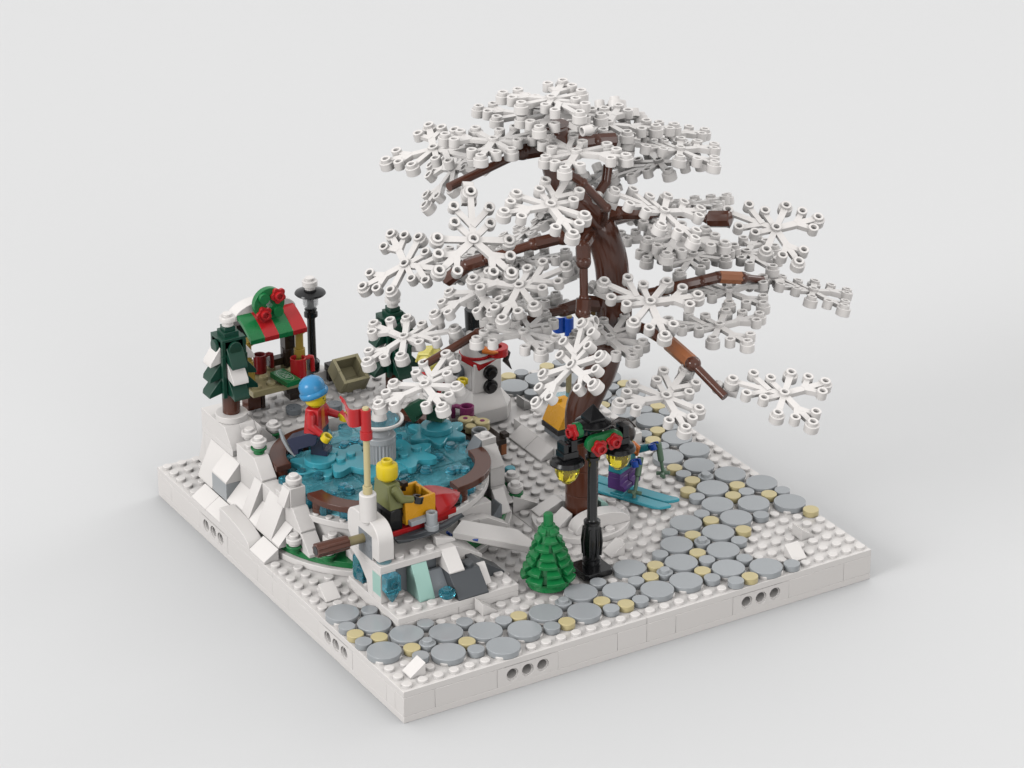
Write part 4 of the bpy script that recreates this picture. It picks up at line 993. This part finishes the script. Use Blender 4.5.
# ------------------------------------------------------------------ dark firs with snow
def fir(x, y, z0, label, wh, ztr=1.35):
    t = thing('fir_tree', label, 'fir tree', (x,y,z0))
    build('trunk', B().cyl((x,y,z0), .55, ztr+.3, seg=24), 'brown', t, 0)
    zb = z0+ztr
    b = B().box(x-.5,x+.5,y-.5,y+.5,zb,zb+4.2).box(x-.8,x+.8,y-.8,y+.8,zb+2.6,zb+3.9)
    for sx in (-1,1):
        for sy in (-1,1):
            b.prism([(x+sx*.5,y+sy*.5),(x+sx*.85,y+sy*.6),(x+sx*.85,y+sy*.85),(x+sx*.6,y+sy*.85)], 'z', zb+.05, zb+2.8)
    b.box(x-.35,x+.35,y-.35,y+.35,zb+4.2,zb+4.5)
    cr = build('crown', b, 'dkgreen', t)
    for d_ in range(4):
        X = Matrix.Translation((x,y,0)) @ Matrix.Rotation(d_*PI/2, 4, 'Z')
        for q in range(3):
            b = B(); b.x = X
            zz = zb + .1 + q*1.02; out = 1.66 - q*.07
            # a wedge hanging outwards: steep sloping face
            b.add([(.5,-.52,zz+.25),(out,-.52,zz),(out,.52,zz),(.5,.52,zz+.25),(.5,-.52,zz+1.2),(.8,-.52,zz+1.2),(.8,.52,zz+1.2),(.5,.52,zz+1.2),(out-.05,-.52,zz+.28),(out-.05,.52,zz+.28)],
                  [(0,1,2,3),(4,7,6,5),(0,3,7,4),(1,8,9,2),(8,5,6,9),(0,4,5,8,1),(3,2,9,6,7)])
            w = (d_, q) in wh
            o = build('bough', b, 'white' if w else 'dkgreen', t, .03)
        b = B(); b.x = X; b.cyl((.8,0,zb+3.3), .42, .22, 'x', 20); b.box(.5,.8,-.6,.6,zb+2.9,zb+3.75)
        build('bough_cap', b, 'dkgreen', t)
    build('snow_cap', B().lathe([(0,0),(.36,0),(.36,.26),(.5,.3),(.5,.55),(.47,.6),(0,.6)], (x,y,zb+4.5), 28).stud(x,y,zb+5.1), 'white', t, 0)
    return t
fir(3.0,27.0,5.21,'dark green fir with white snow wedges on the left rock beside the market stall', {(2,2),(3,1),(0,2)})
f2 = fir(14.4,27.0,4.01,'dark green fir with white snow wedges behind the pond, partly hidden by leaf sprays', {(2,1),(0,1)}, 1.2)
build('snow_base', B().cyl((14.4,27,3.6), 1.0, .4, seg=40), 'white', f2, .02)

# ------------------------------------------------------------------ market stall
ms = thing('market_stall', 'small market stall with green and red striped canopy and tan counter at the back left', 'stall', (7.4,29,3.6))
def mb_(b, m='brown', name='x', par=None, bv=.02): return build(name, b, m, par or ms, bv)
mb_(B().box(5.15,6.05,29.1,30,3.81,5.19), 'brown', 'leg'); mb_(B().box(6.1,6.3,29.0,29.8,3.81,5.1), 'dkbrown', 'leg')
mb_(B().box(8.1,9.9,29.1,30,3.81,5.19), 'dkbrown', 'leg'); mb_(B().box(7.6,8.1,28.6,30.6,4.6,5.19), 'dkbrown', 'brace')
M['counter'] = mat('counter_tan', (.50,.43,.23), .3)
ct = mb_(B().box(5.0,9.0,28.0,31.0,5.2,5.6).studs(5,9,28,31,5.6), 'counter', 'counter')
mb_(B().box(7.3,9.0,30.3,30.9,5.82,6.3), 'dkbrown', 'back_shelf')
for x in (5.4, 8.7): mb_(B().box(x-.35,x+.35,30.1,30.8,5.9,9.3).cyl((x,30.4,5.7), .42, 1.2), 'dkbrown', 'post')
for x in (5.15, 8.75): mb_(B().cyl((x,28.9,5.8), .42, 1.0).cyl((x,28.9,6.8), .36, .6).cyl((x,28.9,7.4), .26, 1.2).cyl((x,28.9,8.5), .42, .3), 'gold', 'turned_post', None, 0)
stripes = ['green','red','green','red']
for k, m_ in enumerate(stripes):
    prof = []; n = 9
    for q in range(n+1):
        u = q/n; prof.append((28+2.15*u, 9.12+.98*math.sin(u*PI/2)))
    poly = prof + [(p[0]+.02, p[1]-.32) for p in prof[::-1]]
    mb_(B().prism(poly, 'x', 5+k*.975+.004, 5+(k+1)*.975-.004), m_, 'canopy_stripe', None, .02)
b = B()
prof = [(4.85,9.7)] + [(4.85+1.9*(1-math.cos(PI/2*q/8)), 9.8+.9*math.sin(PI/2*q/8)) for q in range(9)] + [(7.4,10.7)] + [(7.4+1.7*math.sin(PI/2*q/8), 9.8+.9*math.cos(PI/2*q/8)) for q in range(9)] + [(9.1,9.7)]
mb_(b.prism([(p[0], p[1]) for p in prof], 'y', 29.9, 30.9), 'white', 'snow_roof', None, .03)
wr = thing('wreath', 'green wreath with two red flowers on top of the stall canopy', 'wreath', (6.85,28.9,10.8), None)
def ringy(cx, cy, cz, ro, ri, w):
    b = B(); n = 32; vs = []
    for r, h in ((ro,0),(ro,w),(ri,w),(ri,0)):
        for k in range(n): a = 2*PI*k/n; vs.append((cx+r*math.cos(a), cy-h, cz+r*math.sin(a)))
    return b.add(vs, [((q*n+k), q*n+(k+1) % n, ((q+1) % 4)*n+(k+1) % n, ((q+1) % 4)*n+k) for q in range(4) for k in range(n)])
build('leaf_ring', ringy(6.8,29.3,10.85,1.05,.22,.4), 'green', wr, .03)
b = B()
build('leaf_boss', b.cyl((6.38,28.9,11.35), .34, -.25, 'y', bv=0), 'green', wr, 0); build('leaf_boss', B().cyl((7.3,28.9,10.3), .34, -.25, 'y', bv=0), 'green', wr, 0)
flower(7.35,28.88,11.35,'y','red',wr); flower(6.35,28.88,10.3,'y','red',wr)
mug(6.55,30.1,5.81,.42,1.2,'dkred','dark red mug on the left of the stall counter', -.1)
mug(8.35,28.35,5.81,.5,1.25,'red','bright red mug on the right of the stall counter', -.1)
bn = thing('banknote', 'green banknote tile printed 100 lying on the stall counter', 'banknote', (7.2,28.4,5.8))
Tn = Matrix.Translation((7.3,28.1,5.82)) @ Matrix.Rotation(-1.45, 4, 'Z')
build('tile', nbx(Tn).box(-.98,.98,-.5,.5,0,.36), 'green', bn, .03)
tc = bpy.data.curves.new('txt', 'FONT'); tc.body = '100'; tc.size = .62; tc.align_x = 'CENTER'; tc.align_y = 'CENTER'; tc.extrude = .004
to = bpy.data.objects.new('txt', tc); COL.objects.link(to)
dg = bpy.context.evaluated_depsgraph_get(); tm = bpy.data.meshes.new_from_object(to.evaluated_get(dg))
bpy.data.objects.remove(to)
b = nbx(Tn @ Matrix.Translation((0,0,.367))); b.add([v.co for v in tm.vertices], [list(p.vertices) for p in tm.polygons], False)
for k in range(40):
    a0, a1 = 2*PI*k/40, 2*PI*(k+1)/40
    b.add([(.82*math.cos(a0),.38*math.sin(a0),0),(.82*math.cos(a1),.38*math.sin(a1),0),(.78*math.cos(a1),.34*math.sin(a1),0),(.78*math.cos(a0),.34*math.sin(a0),0)], [(0,1,2,3)], False)
build('print', b, 'print', bn, 0)

# ------------------------------------------------------------------ crate and back lamp
cr = thing('crate', 'open dark tan crate tipped on its edge between the back lamp and the fountain', 'crate', (12.2,28.2,3.6))
Tc = Matrix.Translation((11.3,28.55,3.62)) @ Matrix.Rotation(math.radians(33.3), 4, 'X')
M['crate'] = mat('crate_tan', (.46,.41,.24), .35)
W, D, H = 1.85, 1.95, 1.3
def cbx(*a): return nbx(Tc).box(*a)
o = build('bottom', cbx(0,W,-.0,D,0,.2), 'crate', cr); t_ = .22
# local frame: x along the edge, y up the face, z out of the opening
build('side', nbx(Tc).box(0,t_,0,D*.5-.004,.2,H).box(0,t_,D*.5+.004,D,.2,H), 'crate', cr); build('side', nbx(Tc).box(W-t_,W,0,D*.5-.004,.2,H).box(W-t_,W,D*.5+.004,D,.2,H), 'crate', cr)
build('side', cbx(t_+.003,W-t_-.003,0,t_,.2,H), 'crate', cr); build('side', cbx(t_+.003,W-t_-.003,D-t_,D,.2,H), 'crate', cr)
build('groove', cbx(t_+.01,W-t_-.01,D*.5-.01,D*.5+.01,.2,.205), 'dtan', cr, 0)
tag(build('log_prop', B().box(11.5,12.5,30.3,31,3.81,4.9), 'dkbrown', None, .03, (12,30,3.8)), 'dark brown block propping the tan crate from behind', 'block')
l2 = thing('lamp_post', 'tall slim black lamp with clear lantern and white snow cap at the back left', 'lamp post', (10.75,31,3.6))
x, y = 10.78, 31.2
build('plinth', B().box(x-.78,x+.9,y-.5,y+.5,3.61,4.45), 'white', l2)
build('post', B().lathe([(0,4.45),(.46,4.45),(.48,5.1),(.36,5.25),(.28,5.3),(.26,8.0),(.30,8.2),(.44,8.25),(.44,8.5),(.36,8.55),(.40,8.75),(.22,8.8),(.22,9.5),(0,9.6)], (x,y,0), 24), 'black', l2, 0)
build('lantern_glass', B().lathe([(.30,8.78),(.36,8.82),(.50,9.05),(.52,9.67),(.48,9.67),(.46,9.1),(.30,8.87)], (x,y,0), 10), 'clear', l2, 0)
build('lantern_shade', B().lathe([(0,9.68),(.5,9.69),(.94,9.77),(1.0,9.84),(.95,9.92),(.55,10.08),(.4,10.12),(0,10.12)], (x,y,0), 40), 'black', l2, 0)
build('snow_cap', B().lathe([(0,10.13),(.34,10.13),(.36,10.32),(.49,10.35),(.49,10.68),(.46,10.72),(0,10.72)], (x,y,0), 28).stud(x,y,10.72), 'white', l2, 0)

# ------------------------------------------------------------------ light, world, camera
w = bpy.data.worlds.new('World'); sc.world = w; w.use_nodes = True
bg = w.node_tree.nodes['Background']; bg.inputs['Color'].default_value = (1, 1, 1, 1); bg.inputs['Strength'].default_value = WORLD
def area_light(name, loc, target, size, power, color=(1,1,1)):
    l = bpy.data.lights.new(name, 'AREA'); l.shape = 'DISK'; l.size = size; l.energy = power; l.color = color
    o = bpy.data.objects.new(name, l); COL.objects.link(o); o.location = loc
    o.rotation_euler = (Vector(target) - Vector(loc)).to_track_quat('-Z', 'Y').to_euler()
    return o
for a in LIGHTS: area_light(*a)
cam = bpy.data.cameras.new('camera'); co = bpy.data.objects.new('camera', cam); COL.objects.link(co); sc.camera = co
C0 = Vector(CAMC); az, el = CAMA
d_ = Vector((math.cos(el)*math.cos(az), math.cos(el)*math.sin(az), math.sin(el)))
co.location = C0; co.rotation_euler = (d_.to_track_quat('-Z', 'Y').to_matrix() @ Matrix.Rotation(CAMR, 3, 'Z')).to_euler()
cam.sensor_fit = 'HORIZONTAL'; cam.sensor_width = 36; cam.lens = CAMF*36/1024; cam.clip_start = 1; cam.clip_end = 5000
sc.view_settings.view_transform = 'Standard'; sc.view_settings.look = 'None'; sc.view_settings.exposure = 0; sc.view_settings.gamma = 1
sc.render.engine = 'CYCLES'; sc.cycles.max_bounces = 12; sc.cycles.diffuse_bounces = 0; sc.cycles.glossy_bounces = 3; sc.cycles.transmission_bounces = 10; sc.cycles.use_denoising = True
sc.cycles.filter_width = 1.5
